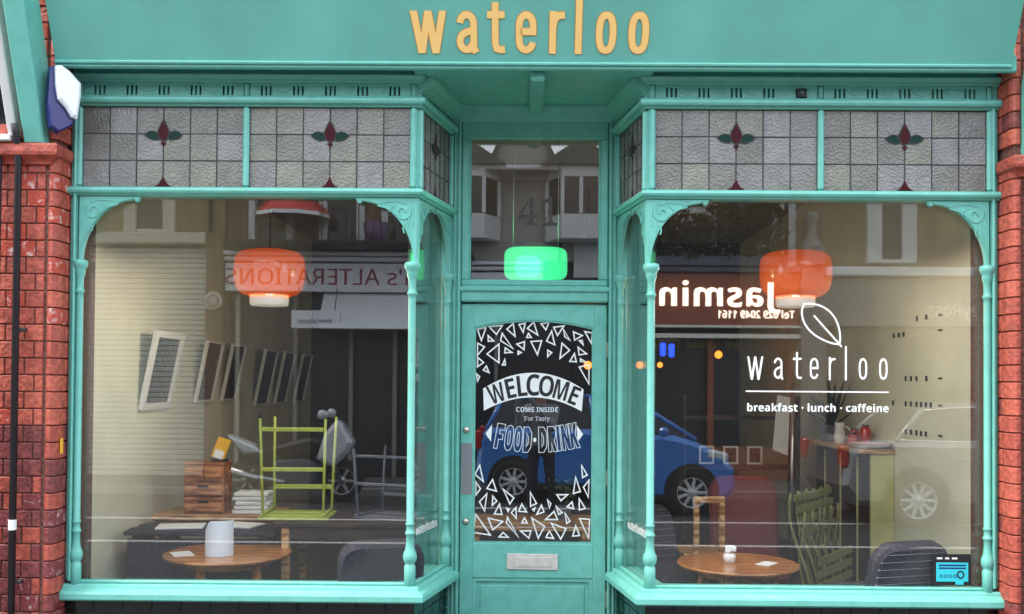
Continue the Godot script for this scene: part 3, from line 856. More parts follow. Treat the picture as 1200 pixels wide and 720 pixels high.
func build_doorway(f: Node3D) -> void:
	# jambs beside the door, transom bar, light above the door
	span("jamb", Vector3(-0.56, 0.0, -0.72), Vector3(-0.437, 3.36, -0.612), m.teal_paint, f, 0.008)
	span("jamb", Vector3(0.484, 0.0, -0.72), Vector3(0.60, 3.36, -0.612), m.teal_paint, f, 0.008)
	for s in [-1.0, 1.0]:
		bx("jamb_moulding", Vector3(0.016, 3.25, 0.03), m.teal_paint, f, Vector3(DX + s * 0.470, 1.63, -0.606), 0.007)
		bx("jamb_moulding", Vector3(0.012, 3.25, 0.02), m.teal_paint, f, Vector3(DX + s * 0.497, 1.63, -0.603), 0.005)
	span("transom_bar", Vector3(-0.4365, 2.143, -0.70), Vector3(0.4835, 2.245, -0.606), m.teal_paint, f, 0.010)
	span("transom_bar_moulding", Vector3(-0.455, 2.205, -0.62), Vector3(0.50, 2.238, -0.588), m.teal_paint, f, 0.010)
	var l := Node3D.new()
	l.name = "fanlight"
	f.add_child(l)
	l.position = Vector3(DX, 2.72, -0.64)
	span("fanlight_rail", Vector3(-0.4575, 0.445, -0.03), Vector3(0.4575, 0.64, 0.012), m.teal_paint, l, 0.006)
	span("fanlight_rail", Vector3(-0.4575, -0.474, -0.03), Vector3(0.4575, -0.436, 0.012), m.teal_paint, l, 0.006)
	for s in [-1.0, 1.0]:
		bx("fanlight_stile", Vector3(0.047, 0.881, 0.042), m.teal_paint, l, Vector3(s * 0.433, 0.0045, -0.009), 0.006)
		bx("fanlight_bead", Vector3(0.012, 0.875, 0.016), m.teal_paint, l, Vector3(s * 0.405, 0.0045, -0.012), 0.005)
	bx("fanlight_pane", Vector3(0.82, 0.885, 0.005), m.glass, l, Vector3(0, 0.0045, -0.018), 0.0004)
	bx("fanlight_added_pane", Vector3(0.82, 0.885, 0.005), m.glass, l, Vector3(0, 0.0045, -0.034), 0.0004)  # extra sheet added so that the fanlight mirrors more strongly
	text("house_number", "41", 0.175, m.dark_wood, l, Vector3(0.025, -0.005, -0.0145), {"font": "Droid Serif", "depth": 0.001})

func build_door(f: Node3D) -> void:
	var d := Node3D.new()
	d.name = "door"
	f.add_child(d)
	d.position = Vector3(DX, 0, -0.645)
	var hw := 0.4535
	var gl := 0.374
	var zf := 0.0
	# leaf: stiles, arched top rail, lock rail, bottom panel
	for s in [-1.0, 1.0]:
		span("door_stile", Vector3(minf(s * hw, s * gl), 0.02, -0.045), Vector3(maxf(s * hw, s * gl), 2.133, zf), m.teal_paint, d, 0.003)
	var top := [Vector2(-gl, 2.133), Vector2(-gl, 1.982)]
	for k in 15:
		var x := lerpf(-gl + 0.002, gl - 0.002, k / 14.0)
		top.append(Vector2(x, 1.985 + 0.050 * (1.0 - pow(x / gl, 2))))
	top.append(Vector2(gl, 1.982))
	top.append(Vector2(gl, 2.133))
	part("door_rail", prism(top, -0.045, zf + 0.0005, 0.0), m.teal_paint, d)
	span("door_rail", Vector3(-gl, 0.428, -0.045), Vector3(gl, 0.640, zf + 0.0005), m.teal_paint, d, 0.003)
	span("door_rail", Vector3(-gl, 0.02, -0.045), Vector3(gl, 0.10, zf + 0.0005), m.teal_paint, d, 0.003)
	span("door_panel", Vector3(-gl, 0.10, -0.04), Vector3(gl, 0.428, -0.018), m.teal_paint, d, 0.002)
	part("panel_moulding", stroke([Vector2(-gl + 0.012, 0.112), Vector2(gl - 0.012, 0.112), Vector2(gl - 0.012, 0.416), Vector2(-gl + 0.012, 0.416)], 0.022, -0.022, -0.006, true), m.teal_paint, d)
	span("raised_field", Vector3(-gl + 0.05, 0.15, -0.02), Vector3(gl - 0.05, 0.378, -0.012), m.teal_paint, d, 0.006)
	var bead := [Vector2(-gl + 0.005, 0.645), Vector2(gl - 0.005, 0.645)]
	for k in 15:
		var x := lerpf(gl - 0.005, -gl + 0.005, k / 14.0)
		bead.append(Vector2(x, 1.980 + 0.050 * (1.0 - pow(x / gl, 2))))
	part("glass_bead", stroke(bead, 0.012, -0.03, -0.006, true), m.teal_paint, d)
	bx("door_pane", Vector3(2 * gl, 1.40, 0.005), m.glass, d, Vector3(0, 1.34, -0.022), 0.0004)
	bx("door_added_pane", Vector3(2 * gl, 1.40, 0.005), m.glass, d, Vector3(0, 1.34, -0.038), 0.0004)  # added sheet, only there to double the mirroring of the door glass
	# letter plate, locks, push plate
	part("letter_plate", prism([Vector2(-0.160, 0.482), Vector2(0.158, 0.478), Vector2(0.158, 0.578), Vector2(-0.160, 0.580)], 0.0, 0.009, 0.003), m.enamel_plate, d)
	span("letter_flap", Vector3(-0.118, 0.500, 0.009), Vector3(0.118, 0.558, 0.013), m.enamel_plate, d, 0.002)
	for y in [1.345, 0.775]:
		part("lock_cylinder", lathe([Vector2(0, 0), Vector2(0.021, 0), Vector2(0.021, 0.006), Vector2(0.016, 0.012), Vector2(0.0, 0.014)], 18), m.brass, d, Vector3(-0.418, y, 0), Vector3(PI / 2, 0, 0))
	span("push_plate", Vector3(-0.448, 0.945, 0.0005), Vector3(-0.380, 1.262, 0.003), m.steel, d, 0.001)
	for s in [0.30, 1.05, 1.85]:
		bx("hinge", Vector3(0.012, 0.10, 0.012), m.brass, d, Vector3(0.4585, s, 0.004), 0.004)
	# white pen drawings on the pane
	var z := -0.0188
	for t in TRIANGLES:
		var pts := ccw([Vector2(t[0], t[1]), Vector2(t[2], t[3]), Vector2(t[4], t[5])])
		var w := 0.0085
		part("drawn_triangle", stroke(inset(pts, w * 0.25), w, 0.0, 0.0008, true), m.white_ink, d, Vector3(0, 0, z))
	var band := []
	var low := []
	for k in 19:
		var s := k / 18.0 * 2 - 1
		band.append(Vector2(lerpf(-0.316, 0.312, k / 18.0), 1.705 - 0.102 * pow(absf(s), 2.0)))
		low.append(Vector2(lerpf(-0.310, 0.302, k / 18.0), 1.551 - 0.086 * pow(absf(s), 2.0)))
	low.reverse()
	part("welcome_band", prism(band + low, 0.0, 0.0008), m.white_ink, d, Vector3(0, 0, z))
	var letters := "WELCOME"
	var lx := [-0.232, -0.147, -0.078, -0.006, 0.079, 0.170, 0.252]
	for k in 7:
		var x: float = lx[k]
		var s := x / 0.31
		text("welcome_letter", letters[k], 0.110 + 0.022 * (1 - absf(s)), m.black_ink, d, Vector3(x, 1.624 - 0.093 * s * s, z + 0.0012), {"bold": true, "depth": 0.0006, "wide": 0.70 if k in [0, 5] else 0.82, "turn": Vector3(0, 0, -s * 0.46)})
	text("pen_writing", "COME INSIDE", 0.030, m.pen_ink, d, Vector3(0.022, 1.474, z + 0.0005), {"depth": 0.0008, "wide": 0.98, "bold": true})
	text("pen_writing", "For Tasty", 0.026, m.pen_ink, d, Vector3(0.022, 1.418, z + 0.0005), {"depth": 0.0008, "font": "Droid Serif"})
	var blocky := {"F": [[Vector2(0, 0), Vector2(0, 1), Vector2(0.55, 1), Vector2(0.55, 0.76), Vector2(0.24, 0.76), Vector2(0.24, 0.60), Vector2(0.5, 0.60), Vector2(0.5, 0.38), Vector2(0.24, 0.38), Vector2(0.24, 0)]], "R": [[Vector2(0, 0), Vector2(0, 1), Vector2(0.42, 1), Vector2(0.56, 0.85), Vector2(0.52, 0.55), Vector2(0.42, 0.46), Vector2(0.60, 0), Vector2(0.36, 0), Vector2(0.24, 0.36), Vector2(0.22, 0)]], "I": [[Vector2(0, 0), Vector2(0, 1), Vector2(0.24, 1), Vector2(0.24, 0)]], "N": [[Vector2(0, 0), Vector2(0, 1), Vector2(0.22, 1), Vector2(0.40, 0.48), Vector2(0.40, 1), Vector2(0.60, 1), Vector2(0.60, 0), Vector2(0.40, 0), Vector2(0.20, 0.50), Vector2(0.20, 0)]], "K": [[Vector2(0, 0), Vector2(0, 1), Vector2(0.22, 1), Vector2(0.22, 0.62), Vector2(0.38, 1), Vector2(0.60, 1), Vector2(0.42, 0.52), Vector2(0.62, 0), Vector2(0.38, 0), Vector2(0.22, 0.42), Vector2(0.22, 0)]], "D": [[Vector2(0, 0), Vector2(0, 1), Vector2(0.36, 1), Vector2(0.56, 0.78), Vector2(0.58, 0.5), Vector2(0.54, 0.2), Vector2(0.34, 0)], [Vector2(0.22, 0.22), Vector2(0.22, 0.78), Vector2(0.34, 0.6), Vector2(0.34, 0.36)]], "O": [oval(Vector2(0.28, 0.5), 0.28, 0.5, 2.6, 18), oval(Vector2(0.28, 0.5), 0.08, 0.28, 2.4, 12)]}
	var words := "FOODDRINK"
	var fx := [-0.235, -0.176, -0.119, -0.062, 0.034, 0.092, 0.147, 0.176, 0.226]
	for k in 9:
		var st := start()
		for loop in blocky[words[k]]:
			var pts := []
			for p in loop:
				pts.append(Vector2(p.x * 0.090, (p.y - 0.5) * 0.158))
			put_stroke(st, pts, 0.0045, 0.0, 0.0008, true)
		var s: float = (fx[k] + 0.02 - 0.02) / 0.27
		part("food_drink_letter", done(st), m.pen_ink, d, Vector3(fx[k], 1.285 + 0.034 * s * s, z), Vector3(0, 0, s * 0.20))
	part("drawn_spot", prism(oval(Vector2(0.010, 1.285), 0.010, 0.014, 2.0, 12), 0.0, 0.0008), m.white_ink, d, Vector3(0, 0, z))
	for s in [-1.0, 1.0]:
		part("drawn_arrow", prism([Vector2(s * 0.305, 1.322), Vector2(s * 0.264, 1.380), Vector2(s * 0.270, 1.272)], 0.0, 0.0008), m.white_ink, d, Vector3(0.006, 0, z))

# ---------------------------------------------------------------- inside the cafe
func pendant(at: Vector3, label: String) -> void:
	var t := thing("pendant_lamp", label, "lamp", at, 0.0, "orange pendant lamps")
	part("lamp_shade", lathe([Vector2(0.0, -0.150), Vector2(0.12, -0.152), Vector2(0.175, -0.140), Vector2(0.212, -0.105), Vector2(0.228, -0.055), Vector2(0.232, 0.0), Vector2(0.230, 0.06), Vector2(0.222, 0.105), Vector2(0.195, 0.135), Vector2(0.14, 0.150), Vector2(0.05, 0.155), Vector2(0.0, 0.155)], 40), m.orange_shade, t)
	part("diffuser", lathe([Vector2(0.0, -0.215), Vector2(0.118, -0.213), Vector2(0.124, -0.205), Vector2(0.127, -0.165), Vector2(0.122, -0.1515), Vector2(0.0, -0.1515)], 32), m.lamp_white, t)
	part("cord", tube([Vector3(0, 0.155, 0), Vector3(0, 3.42 - at.y, 0)], 0.005, 6), m.black_pipe, t)
	part("ceiling_rose", lathe([Vector2(0, 3.39 - at.y), Vector2(0.04, 3.39 - at.y), Vector2(0.05, 3.42 - at.y), Vector2(0, 3.42 - at.y)], 14), m.white_paint, t)
	var l := OmniLight3D.new()
	l.name = "lamp_glow"
	l.light_color = Color(1.0, 0.92, 0.80)
	l.light_energy = 0.13
	l.light_size = 0.02
	l.omni_range = 9.0
	l.shadow_enabled = true
	t.add_child(l)
	l.position.y = -0.185

func globe(at: Vector3, r: float, label: String, material: Material, col: Color, e: float) -> void:
	var t := thing("globe_lamp", label, "lamp", at, 0.0, "small warm lamps at the back of the cafe")
	part("bulb", lathe([Vector2(0, -r), Vector2(r * 0.5, -r * 0.87), Vector2(r * 0.87, -r * 0.5), Vector2(r, 0), Vector2(r * 0.87, r * 0.5), Vector2(r * 0.5, r * 0.87), Vector2(r * 0.25, r)], 14), material, t)
	part("cap", lathe([Vector2(0, r * 0.98), Vector2(r * 0.4, r * 0.98), Vector2(r * 0.35, r * 1.5), Vector2(0, r * 1.6)], 10), m.black_pipe, t)
	part("cord", tube([Vector3(0, r * 1.5, 0), Vector3(0, 3.42 - at.y, 0)], 0.004, 5), m.black_pipe, t)
	var l := OmniLight3D.new()
	l.name = "globe_glow"
	l.light_color = col
	l.light_energy = e
	l.light_size = r
	l.omni_range = 8.0
	l.shadow_enabled = true
	t.add_child(l)

func round_table(at: Vector3, r: float, h: float, label: String) -> void:
	var t := thing("coffee_table", label, "table", at, 0.3, "round coffee tables in the shop windows")
	part("table_top", lathe([Vector2(0, h - 0.028), Vector2(r - 0.025, h - 0.028), Vector2(r - 0.006, h - 0.018), Vector2(r, h - 0.008), Vector2(r - 0.003, h), Vector2(0, h)], 48, false), m.honey_wood, t)
	part("apron", lathe([Vector2(r * 0.62, h - 0.075), Vector2(r * 0.64, h - 0.075), Vector2(r * 0.64, h - 0.028), Vector2(r * 0.62, h - 0.028)], 32, false), m.honey_wood, t)
	for k in 4:
		var a := TAU * (k + 0.5) / 4
		var st := start(true)
		put_tube(st, [Vector3(cos(a) * r * 0.55, h - 0.03, sin(a) * r * 0.55), Vector3(cos(a) * r * 0.80, 0.0, sin(a) * r * 0.80)], 0.031, 10)
		part("leg", done(st), m.honey_wood, t)

func lounge_chair(at: Vector3, turn: float, cloth: Material, stripes: Material, label: String, tall := 0.68) -> void:
	var t := thing("lounge_chair", label, "chair", at, turn)
	bx("seat", Vector3(0.50, 0.14, 0.50), cloth, t, Vector3(0, 0.33, 0.02), 0.045)
	var o := Node3D.new()
	o.name = "backrest"
	t.add_child(o)
	o.position = Vector3(0, 0.36, -0.22)
	o.rotation.x = deg_to_rad(-16)
	var h := tall - 0.36
	var shape := [Vector2(-0.24, 0), Vector2(0.24, 0), Vector2(0.245, h * 0.6)] + arc(Vector2(0.13, h - 0.12), 0.115, 0.12, 0, 90, 6) + arc(Vector2(-0.13, h - 0.12), 0.115, 0.12, 90, 180, 6) + [Vector2(-0.245, h * 0.6)]
	part("back_cushion", prism(shape, -0.05, 0.05, 0.022), cloth, o)
	if stripes:
		var n := int(h / 0.045)
		for k in n:
			var y := 0.02 + k * 0.045
			var half := 0.232 if y < h - 0.1 else 0.232 - 0.9 * (y - h + 0.1)
			bx("stripe", Vector3(half * 2, 0.003, 0.1035), stripes, o, Vector3(0, y, 0), 0.001)
	for s in [-1.0, 1.0]:
		for d in [-1.0, 1.0]:
			part("leg", tube([Vector3(s * 0.20, 0.27, d * 0.20), Vector3(s * 0.235, 0.0, d * 0.235)], 0.014, 8), m.honey_wood, t)

func metal_chair(at: Vector3, turn: float, material: Material, label: String) -> Node3D:
	# slatted garden chair standing on its seat, legs in the air
	var t := thing("upturned_chair", label, "chair", at, turn)
	for k in 5:
		bx("seat_slat", Vector3(0.43, 0.014, 0.062), material, t, Vector3(0, 0.012 + 0.003 * (k % 2), -0.16 + k * 0.078), 0.004)
	for s in [-1.0, 1.0]:
		part("seat_rail", tube([Vector3(s * 0.19, 0.030, -0.20), Vector3(s * 0.19, 0.030, 0.20)], 0.009, 8), material, t)
		part("leg", tube([Vector3(s * 0.185, 0.03, 0.17), Vector3(s * 0.192, 0.24, 0.19), Vector3(s * 0.20, 0.47, 0.21)], 0.009, 8), material, t)
		part("leg", tube([Vector3(s * 0.185, 0.03, -0.17), Vector3(s * 0.192, 0.24, -0.19), Vector3(s * 0.20, 0.46, -0.23)], 0.009, 8), material, t)
		part("foot_cap", tube([Vector3(s * 0.20, 0.465, 0.21), Vector3(s * 0.2005, 0.495, 0.212)], 0.011, 8), m.rubber, t)
	for y in [0.235, 0.415]:
		bx("stretcher", Vector3(0.375, 0.019, 0.012), material, t, Vector3(0, y, 0.195 if y < 0.3 else 0.206), 0.004)
	bx("stretcher", Vector3(0.375, 0.022, 0.012), material, t, Vector3(0, 0.13, -0.18), 0.004)
	return t

func picture(z: float, y: float, w: float, h: float, edge: float, label: String) -> void:
	# hangs from a cord on the side wall, tilting out at the top
	var t := thing("picture_frame", label, "picture", Vector3(-2.715, y, z), PI / 2, "framed pictures hung along the cream wall")
	var tilt := deg_to_rad(11)
	var f := Node3D.new()
	f.name = "frame"
	t.add_child(f)
	f.rotation.x = tilt
	part("moulding", stroke([Vector2(-w / 2, -h / 2), Vector2(w / 2, -h / 2), Vector2(w / 2, h / 2), Vector2(-w / 2, h / 2)], edge, 0.0, 0.03, true), m.card_white, f, Vector3(0, h / 2, 0.006))
	bx("print", Vector3(w - 0.02, h - 0.02, 0.006), m.print_dark, f, Vector3(0, h / 2, 0.012), 0.001)

func folding_chair(at: Vector3, turn: float, label: String) -> void:
	var t := thing("folded_chair", label, "chair", at, turn, "olive folding chairs stacked by the counter")
	for s in [-1.0, 1.0]:
		var a := []
		var b := []
		for k in 13:
			var y := k / 12.0 * 0.88
			a.append(Vector3(s * 0.20, y, 0.05 * sin(y * 6.5) + y * -0.10))
			b.append(Vector3(s * 0.17, y * 0.86, 0.05 * sin(y * 6.5 + 2.0) + 0.06 - y * 0.16))
		part("rear_frame", tube(a, 0.011, 7), m.olive_metal, t)
		part("front_frame", tube(b, 0.011, 7), m.olive_metal, t)
	for k in 4:
		bx("back_slat", Vector3(0.40, 0.05, 0.010), m.olive_metal, t, Vector3(0, 0.62 + k * 0.075, -0.055 - k * 0.012), 0.003)
	for k in 4:
		bx("seat_slat", Vector3(0.36, 0.055, 0.010), m.olive_metal, t, Vector3(0, 0.18 + k * 0.085, 0.07), 0.003)

func build_room() -> void:
	pendant(Vector3(-1.714, 2.348, -0.95), "orange pendant lamp hanging over the upturned lime chair")
	pendant(Vector3(1.735, 2.362, -0.95), "orange pendant lamp hanging above the leaf emblem on the glass")
	# pictures
	var spots := [[-1.60, 1.46, 0.52, 0.52], [-2.68, 1.47, 0.42, 0.50], [-3.38, 1.47, 0.40, 0.50], [-4.5, 1.40, 0.48, 0.56], [-5.3, 1.40, 0.48, 0.56], [-6.2, 1.40, 0.48, 0.56]]
	for k in spots.size():
		var s: Array = spots[k]
		picture(s[0], s[1], s[2], s[3], 0.045 if k == 0 else 0.018, "%s white framed print from the shop window, tilting out from the cream wall" % ["first", "second", "third", "fourth", "fifth", "sixth"][k])
	# left window: coffee table with a curled card, bench, cabinet with drawers
	round_table(Vector3(-1.86, 0.03, -0.60), 0.385, 0.55, "round honey wood coffee table with a curled blue-white card on it")
	var card := thing("curled_card", "curled blue-white card standing on the round coffee table", "card", Vector3(-1.90, 0.581, -0.50))
	var st := start(true)
	var prev := []
	for k in 15:
		var a := lerpf(-0.25, 1.0, k / 14.0) * PI
		var x := -cos(a) * 0.085 + 0.015
		var z := sin(a) * 0.075
		var hgt := 0.215 * clampf((x + 0.14) / 0.11, 0.25, 1.0)
		var cur := [Vector3(x, 0, z), Vector3(x, hgt, z)]
		if k > 0:
			quad(st, prev[0], cur[0], cur[1], prev[1])
		prev = cur
	part("sheet", done(st), m.paper, card)
	var menu := thing("leaflet", "small white leaflet lying on the table beside the curled card", "leaflet", Vector3(-2.12, 0.5805, -0.52), 0.5)
	bx("sheet", Vector3(0.12, 0.003, 0.17), m.card_white, menu, Vector3(0, 0.0015, 0), 0.0005)
	var bench := thing("slatted_bench", "dark slatted bench along the cream wall behind the coffee table", "bench", Vector3(-2.13, 0.03, -1.06))
	for k in 5:
		bx("seat_slat", Vector3(0.98, 0.028, 0.075), m.charcoal_cloth, bench, Vector3(0, 0.62 + 0.003 * (k % 2), -0.17 + k * 0.085), 0.006)
	bx("front_panel", Vector3(0.96, 0.56, 0.03), m.charcoal_cloth, bench, Vector3(0, 0.30, 0.15), 0.006)
	for s in [-1.0, 1.0]:
		bx("leg", Vector3(0.05, 0.606, 0.30), m.dark_wood, bench, Vector3(s * 0.44, 0.303, -0.02), 0.006)
	for k in 2:
		var paper := thing("newspaper", "folded newspaper on the dark slatted bench beside the %s" % ["cream wall", "upturned lime chair"][k], "newspaper", Vector3(-2.30 + k * 0.36, 0.668, -1.02 - k * 0.08), 0.2 - k * 0.5, "newspapers on the bench")
		bx("pages", Vector3(0.30, 0.014, 0.20), m.card_white, paper, Vector3(0, 0.007, 0), 0.003)
	var cab := thing("wooden_cabinet", "low warm wood cabinet with drawer organiser and napkins on top", "cabinet", Vector3(-2.20, 0.03, -1.62))
	bx("top", Vector3(0.86, 0.04, 0.50), m.pale_wood, cab, Vector3(0, 0.65, 0), 0.006)
	bx("side", Vector3(0.03, 0.63, 0.46), m.pale_wood, cab, Vector3(-0.40, 0.315, 0), 0.004)
	bx("side", Vector3(0.03, 0.63, 0.46), m.pale_wood, cab, Vector3(0.40, 0.315, 0), 0.004)
	bx("front_rail", Vector3(0.768, 0.10, 0.03), m.pale_wood, cab, Vector3(0, 0.58, 0.20), 0.004)
	bx("shelf", Vector3(0.768, 0.03, 0.44), m.pale_wood, cab, Vector3(0, 0.25, 0), 0.004)
	var org := thing("drawer_organiser", "small cedar drawer organiser standing on the wooden cabinet", "organiser", Vector3(-2.29, 0.701, -1.55))
	bx("carcass", Vector3(0.28, 0.36, 0.20), m.cedar_wood, org, Vector3(0, 0.18, 0), 0.004)
	for k in 2:
		var dr := bx("drawer", Vector3(0.26, 0.095, 0.02), m.cedar_wood, org, Vector3(0, 0.065 + k * 0.11, 0.107), 0.004)
		bx("finger_slot", Vector3(0.08, 0.018, 0.004), m.dark_slot, dr, Vector3(0, 0.02, 0.010), 0.001)
	for k in 2:
		bx("cubby_door", Vector3(0.125, 0.11, 0.02), m.cedar_wood, org, Vector3(-0.068 + k * 0.135, 0.285, 0.107), 0.004)
	var reader := thing("card_holder", "yellow and white tag holder on top of the cedar organiser", "holder", Vector3(-2.20, 1.061, -1.52), -0.1)
	bx("stand", Vector3(0.10, 0.02, 0.08), m.black_pipe, reader, Vector3(0, 0.01, 0), 0.004)
	bx("body", Vector3(0.10, 0.15, 0.025), m.yellow_tag, reader, Vector3(0.01, 0.095, 0.0), 0.006, Vector3(-0.2, 0, -0.3))
	bx("label", Vector3(0.07, 0.06, 0.006), m.card_white, reader, Vector3(0.0, 0.055, 0.022), 0.001, Vector3(-0.2, 0, -0.3))
	for k in 5:
		var nap := thing("napkin_pack", "pack of white napkins beside the cedar organiser, %s of its stack" % ["bottom", "second from bottom", "middle", "second from top", "topmost"][k], "napkins", Vector3(-1.96 + 0.008 * (k % 3), 0.701 + k * 0.031, -1.52), 0.06 * (k % 3 - 1), "napkins stacked on the cabinet")
		bx("pack", Vector3(0.24, 0.028, 0.18), m.card_white, nap, Vector3(0, 0.0142, 0), 0.006)
	# dark dining table with two chairs turned over on it
	var dt := thing("dining_table", "dark dining table with upturned metal chairs standing on it", "table", Vector3(-1.05, 0.03, -1.05))
	bx("top", Vector3(1.15, 0.035, 0.62), m.dark_wood, dt, Vector3(0, 0.70, 0), 0.006)
	for s in [-1.0, 1.0]:
		for d in [-1.0, 1.0]:
			bx("leg", Vector3(0.05, 0.68, 0.05), m.pale_wood, dt, Vector3(s * 0.50, 0.341, d * 0.26), 0.006)
	bx("apron", Vector3(1.0, 0.08, 0.02), m.dark_wood, dt, Vector3(0, 0.64, 0.262), 0.004)
	var lime := metal_chair(Vector3(-1.515, 0.7435, -0.98), 0.03, m.lime_metal, "lime green metal chair standing upside down on the dark table")
	lime.scale = Vector3(1.04, 1.42, 1)
	metal_chair(Vector3(-0.88, 0.7435, -1.02), -0.35, m.slate_metal, "slate grey metal chair standing upside down on the dark table")
	lounge_chair(Vector3(-0.92, 0.03, -0.42), PI + 0.25, m.charcoal_cloth, null, "charcoal lounge chair backed against the glass under the upturned grey chair", 0.72)
	# behind the door: console table with a plant
	var ct := thing("console_table", "pale wooden table standing inside behind the door", "table", Vector3(0.02, 0.03, -1.75))
	bx("top", Vector3(0.98, 0.07, 0.40), m.pale_wood, ct, Vector3(0, 0.585, 0), 0.006)
	for s in [-1.0, 1.0]:
		for d in [-1.0, 1.0]:
			bx("leg", Vector3(0.07, 0.55, 0.06), m.pale_wood, ct, Vector3(s * 0.40, 0.275, d * 0.16), 0.006)
	var pl := thing("pot_plant", "leafy green pot plant on the pale table behind the door", "plant", Vector3(0.26, 0.651, -1.72))
	part("pot", lathe([Vector2(0, 0), Vector2(0.05, 0), Vector2(0.065, 0.09), Vector2(0.055, 0.09), Vector2(0.0, 0.08)], 16, false), m.slate_metal, pl)
	var lf := start()
	for k in 90:
		var a := rng.randf() * TAU
		var r := rng.randf_range(0.02, 0.13)
		var c := Vector3(cos(a) * r, 0.12 + rng.randf() * 0.16, sin(a) * r)
		var u := Vector3(rng.randf_range(-1, 1), rng.randf_range(-0.4, 1), rng.randf_range(-1, 1)).normalized() * 0.035
		var v := u.cross(Vector3(0.2, 1, 0.4)).normalized() * 0.016
		quad(lf, c, c + u * 0.5 + v, c + u, c + u * 0.5 - v)
	part("foliage", done(lf), m.leaf_green, pl)
	# right window: table, chairs, folded chairs, counter
	round_table(Vector3(1.29, 0.03, -0.62), 0.37, 0.51, "round honey wood coffee table with a small flower pot on it")
	var pot := thing("flower_pot", "tiny white flower pot on the round coffee table", "pot", Vector3(1.24, 0.5405, -0.62))
	part("pot", lathe([Vector2(0, 0), Vector2(0.030, 0), Vector2(0.040, 0.035), Vector2(0.034, 0.055), Vector2(0, 0.052)], 14), m.card_white, pot)
	var fl := start()
	for k in 26:
		var a := rng.randf() * TAU
		var c := Vector3(cos(a) * 0.025, 0.06 + rng.randf() * 0.03, sin(a) * 0.025)
		quad(fl, c, c + Vector3(0.02, 0.005, 0.006), c + Vector3(0.016, 0.018, 0.0), c + Vector3(-0.004, 0.014, -0.006))
	part("blossom", done(fl), m.card_white, pot)
	var lt := thing("leaflet", "folded white leaflet lying beside the tiny flower pot", "leaflet", Vector3(1.46, 0.5405, -0.58), 0.9)
	bx("sheet", Vector3(0.14, 0.004, 0.09), m.card_white, lt, Vector3(0, 0.002, 0), 0.001)
	lounge_chair(Vector3(2.06, 0.03, -0.40), PI + 0.30, m.charcoal_cloth, m.pale_stripe, "grey striped lounge chair backed against the glass by the cyan sticker", 0.74)
	lounge_chair(Vector3(0.93, 0.03, -1.05), 0.5, m.charcoal_cloth, m.pale_stripe, "grey striped lounge chair facing the round table with the flower pot", 0.78)
	lounge_chair(Vector3(1.55, 0.03, -1.45), -0.1, m.red_cloth, null, "dark red lounge chair behind the round coffee table", 0.95)
	var wood := thing("wooden_chair", "pale wooden chair with slim posts behind the round table", "chair", Vector3(1.20, 0.03, -1.42), 0.15)
	bx("seat", Vector3(0.34, 0.03, 0.36), m.pale_wood, wood, Vector3(0, 0.44, 0), 0.006)
	for s in [-1.0, 1.0]:
		bx("post", Vector3(0.040, 0.80, 0.03), m.pale_wood, wood, Vector3(s * 0.09, 0.40, 0.195), 0.006)
		bx("leg", Vector3(0.04, 0.44, 0.03), m.pale_wood, wood, Vector3(s * 0.14, 0.22, -0.16), 0.006)
	bx("top_rail", Vector3(0.22, 0.045, 0.025), m.pale_wood, wood, Vector3(0, 0.823, 0.195), 0.006)
	for k in 3:
		folding_chair(Vector3(1.98 + 0.09 * k, 0.03, -1.25 - 0.13 * k), 0.9, "olive green metal folding chair by the counter, %s of its stack" % ["outermost", "middle one", "innermost"][k])
	var cn := thing("bar_counter", "bar counter with pale olive end panel and wooden top", "counter", Vector3(2.54, 0.03, -1.85))
	bx("end_panel", Vector3(0.172, 1.10, 0.03), m.olive_panel, cn, Vector3(0.09, 0.55, 0.0), 0.004)
	bx("side_panel", Vector3(0.03, 1.10, 1.30), m.dark_wood, cn, Vector3(0.016, 0.55, -0.67), 0.004)
	bx("counter_top", Vector3(0.26, 0.035, 1.40), m.pale_wood, cn, Vector3(0.045, 1.1185, -0.66), 0.006)
	for k in 3:
		bx("batten", Vector3(0.012, 1.02, 0.02), m.olive_panel, cn, Vector3(-0.006, 0.55, -0.25 - k * 0.4), 0.003)
	var dish := thing("serving_dish", "white dish with red rim at the end of the counter", "dish", Vector3(2.56, 1.167, -1.92))
	part("dish", lathe([Vector2(0, 0), Vector2(0.08, 0.0), Vector2(0.15, 0.025), Vector2(0.158, 0.04), Vector2(0.148, 0.04), Vector2(0.08, 0.014), Vector2(0, 0.012)], 28), m.card_white, dish)
	part("rim", lathe([Vector2(0.147, 0.0405), Vector2(0.160, 0.0405), Vector2(0.160, 0.034), Vector2(0.156, 0.033)], 28), m.red_ceramic, dish)
	for k in 3:
		var j := thing("red_jar", "%s red jar on the counter beside the serving dish" % ["shortest", "middle-sized", "tallest"][k], "jar", Vector3(2.53 + k * 0.05, 1.167, -2.20 - 0.11 * (k % 2)), 0.0, "red jars on the counter")
		part("jar", lathe([Vector2(0, 0), Vector2(0.035, 0), Vector2(0.04, 0.02), Vector2(0.04, 0.07 + 0.03 * k), Vector2(0.025, 0.09 + 0.03 * k), Vector2(0, 0.09 + 0.03 * k)], 14), m.red_ceramic, j)
		part("lid", lathe([Vector2(0, 0.0905 + 0.03 * k), Vector2(0.027, 0.0905 + 0.03 * k), Vector2(0.027, 0.105 + 0.03 * k), Vector2(0, 0.107 + 0.03 * k)], 12, false), m.dark_wood, j)
	var cup := thing("milk_jug", "white jug with round handle on the counter", "jug", Vector3(2.52, 1.167, -2.48))
	part("body", lathe([Vector2(0, 0), Vector2(0.04, 0), Vector2(0.045, 0.05), Vector2(0.035, 0.14), Vector2(0.04, 0.17), Vector2(0, 0.16)], 16), m.card_white, cup)
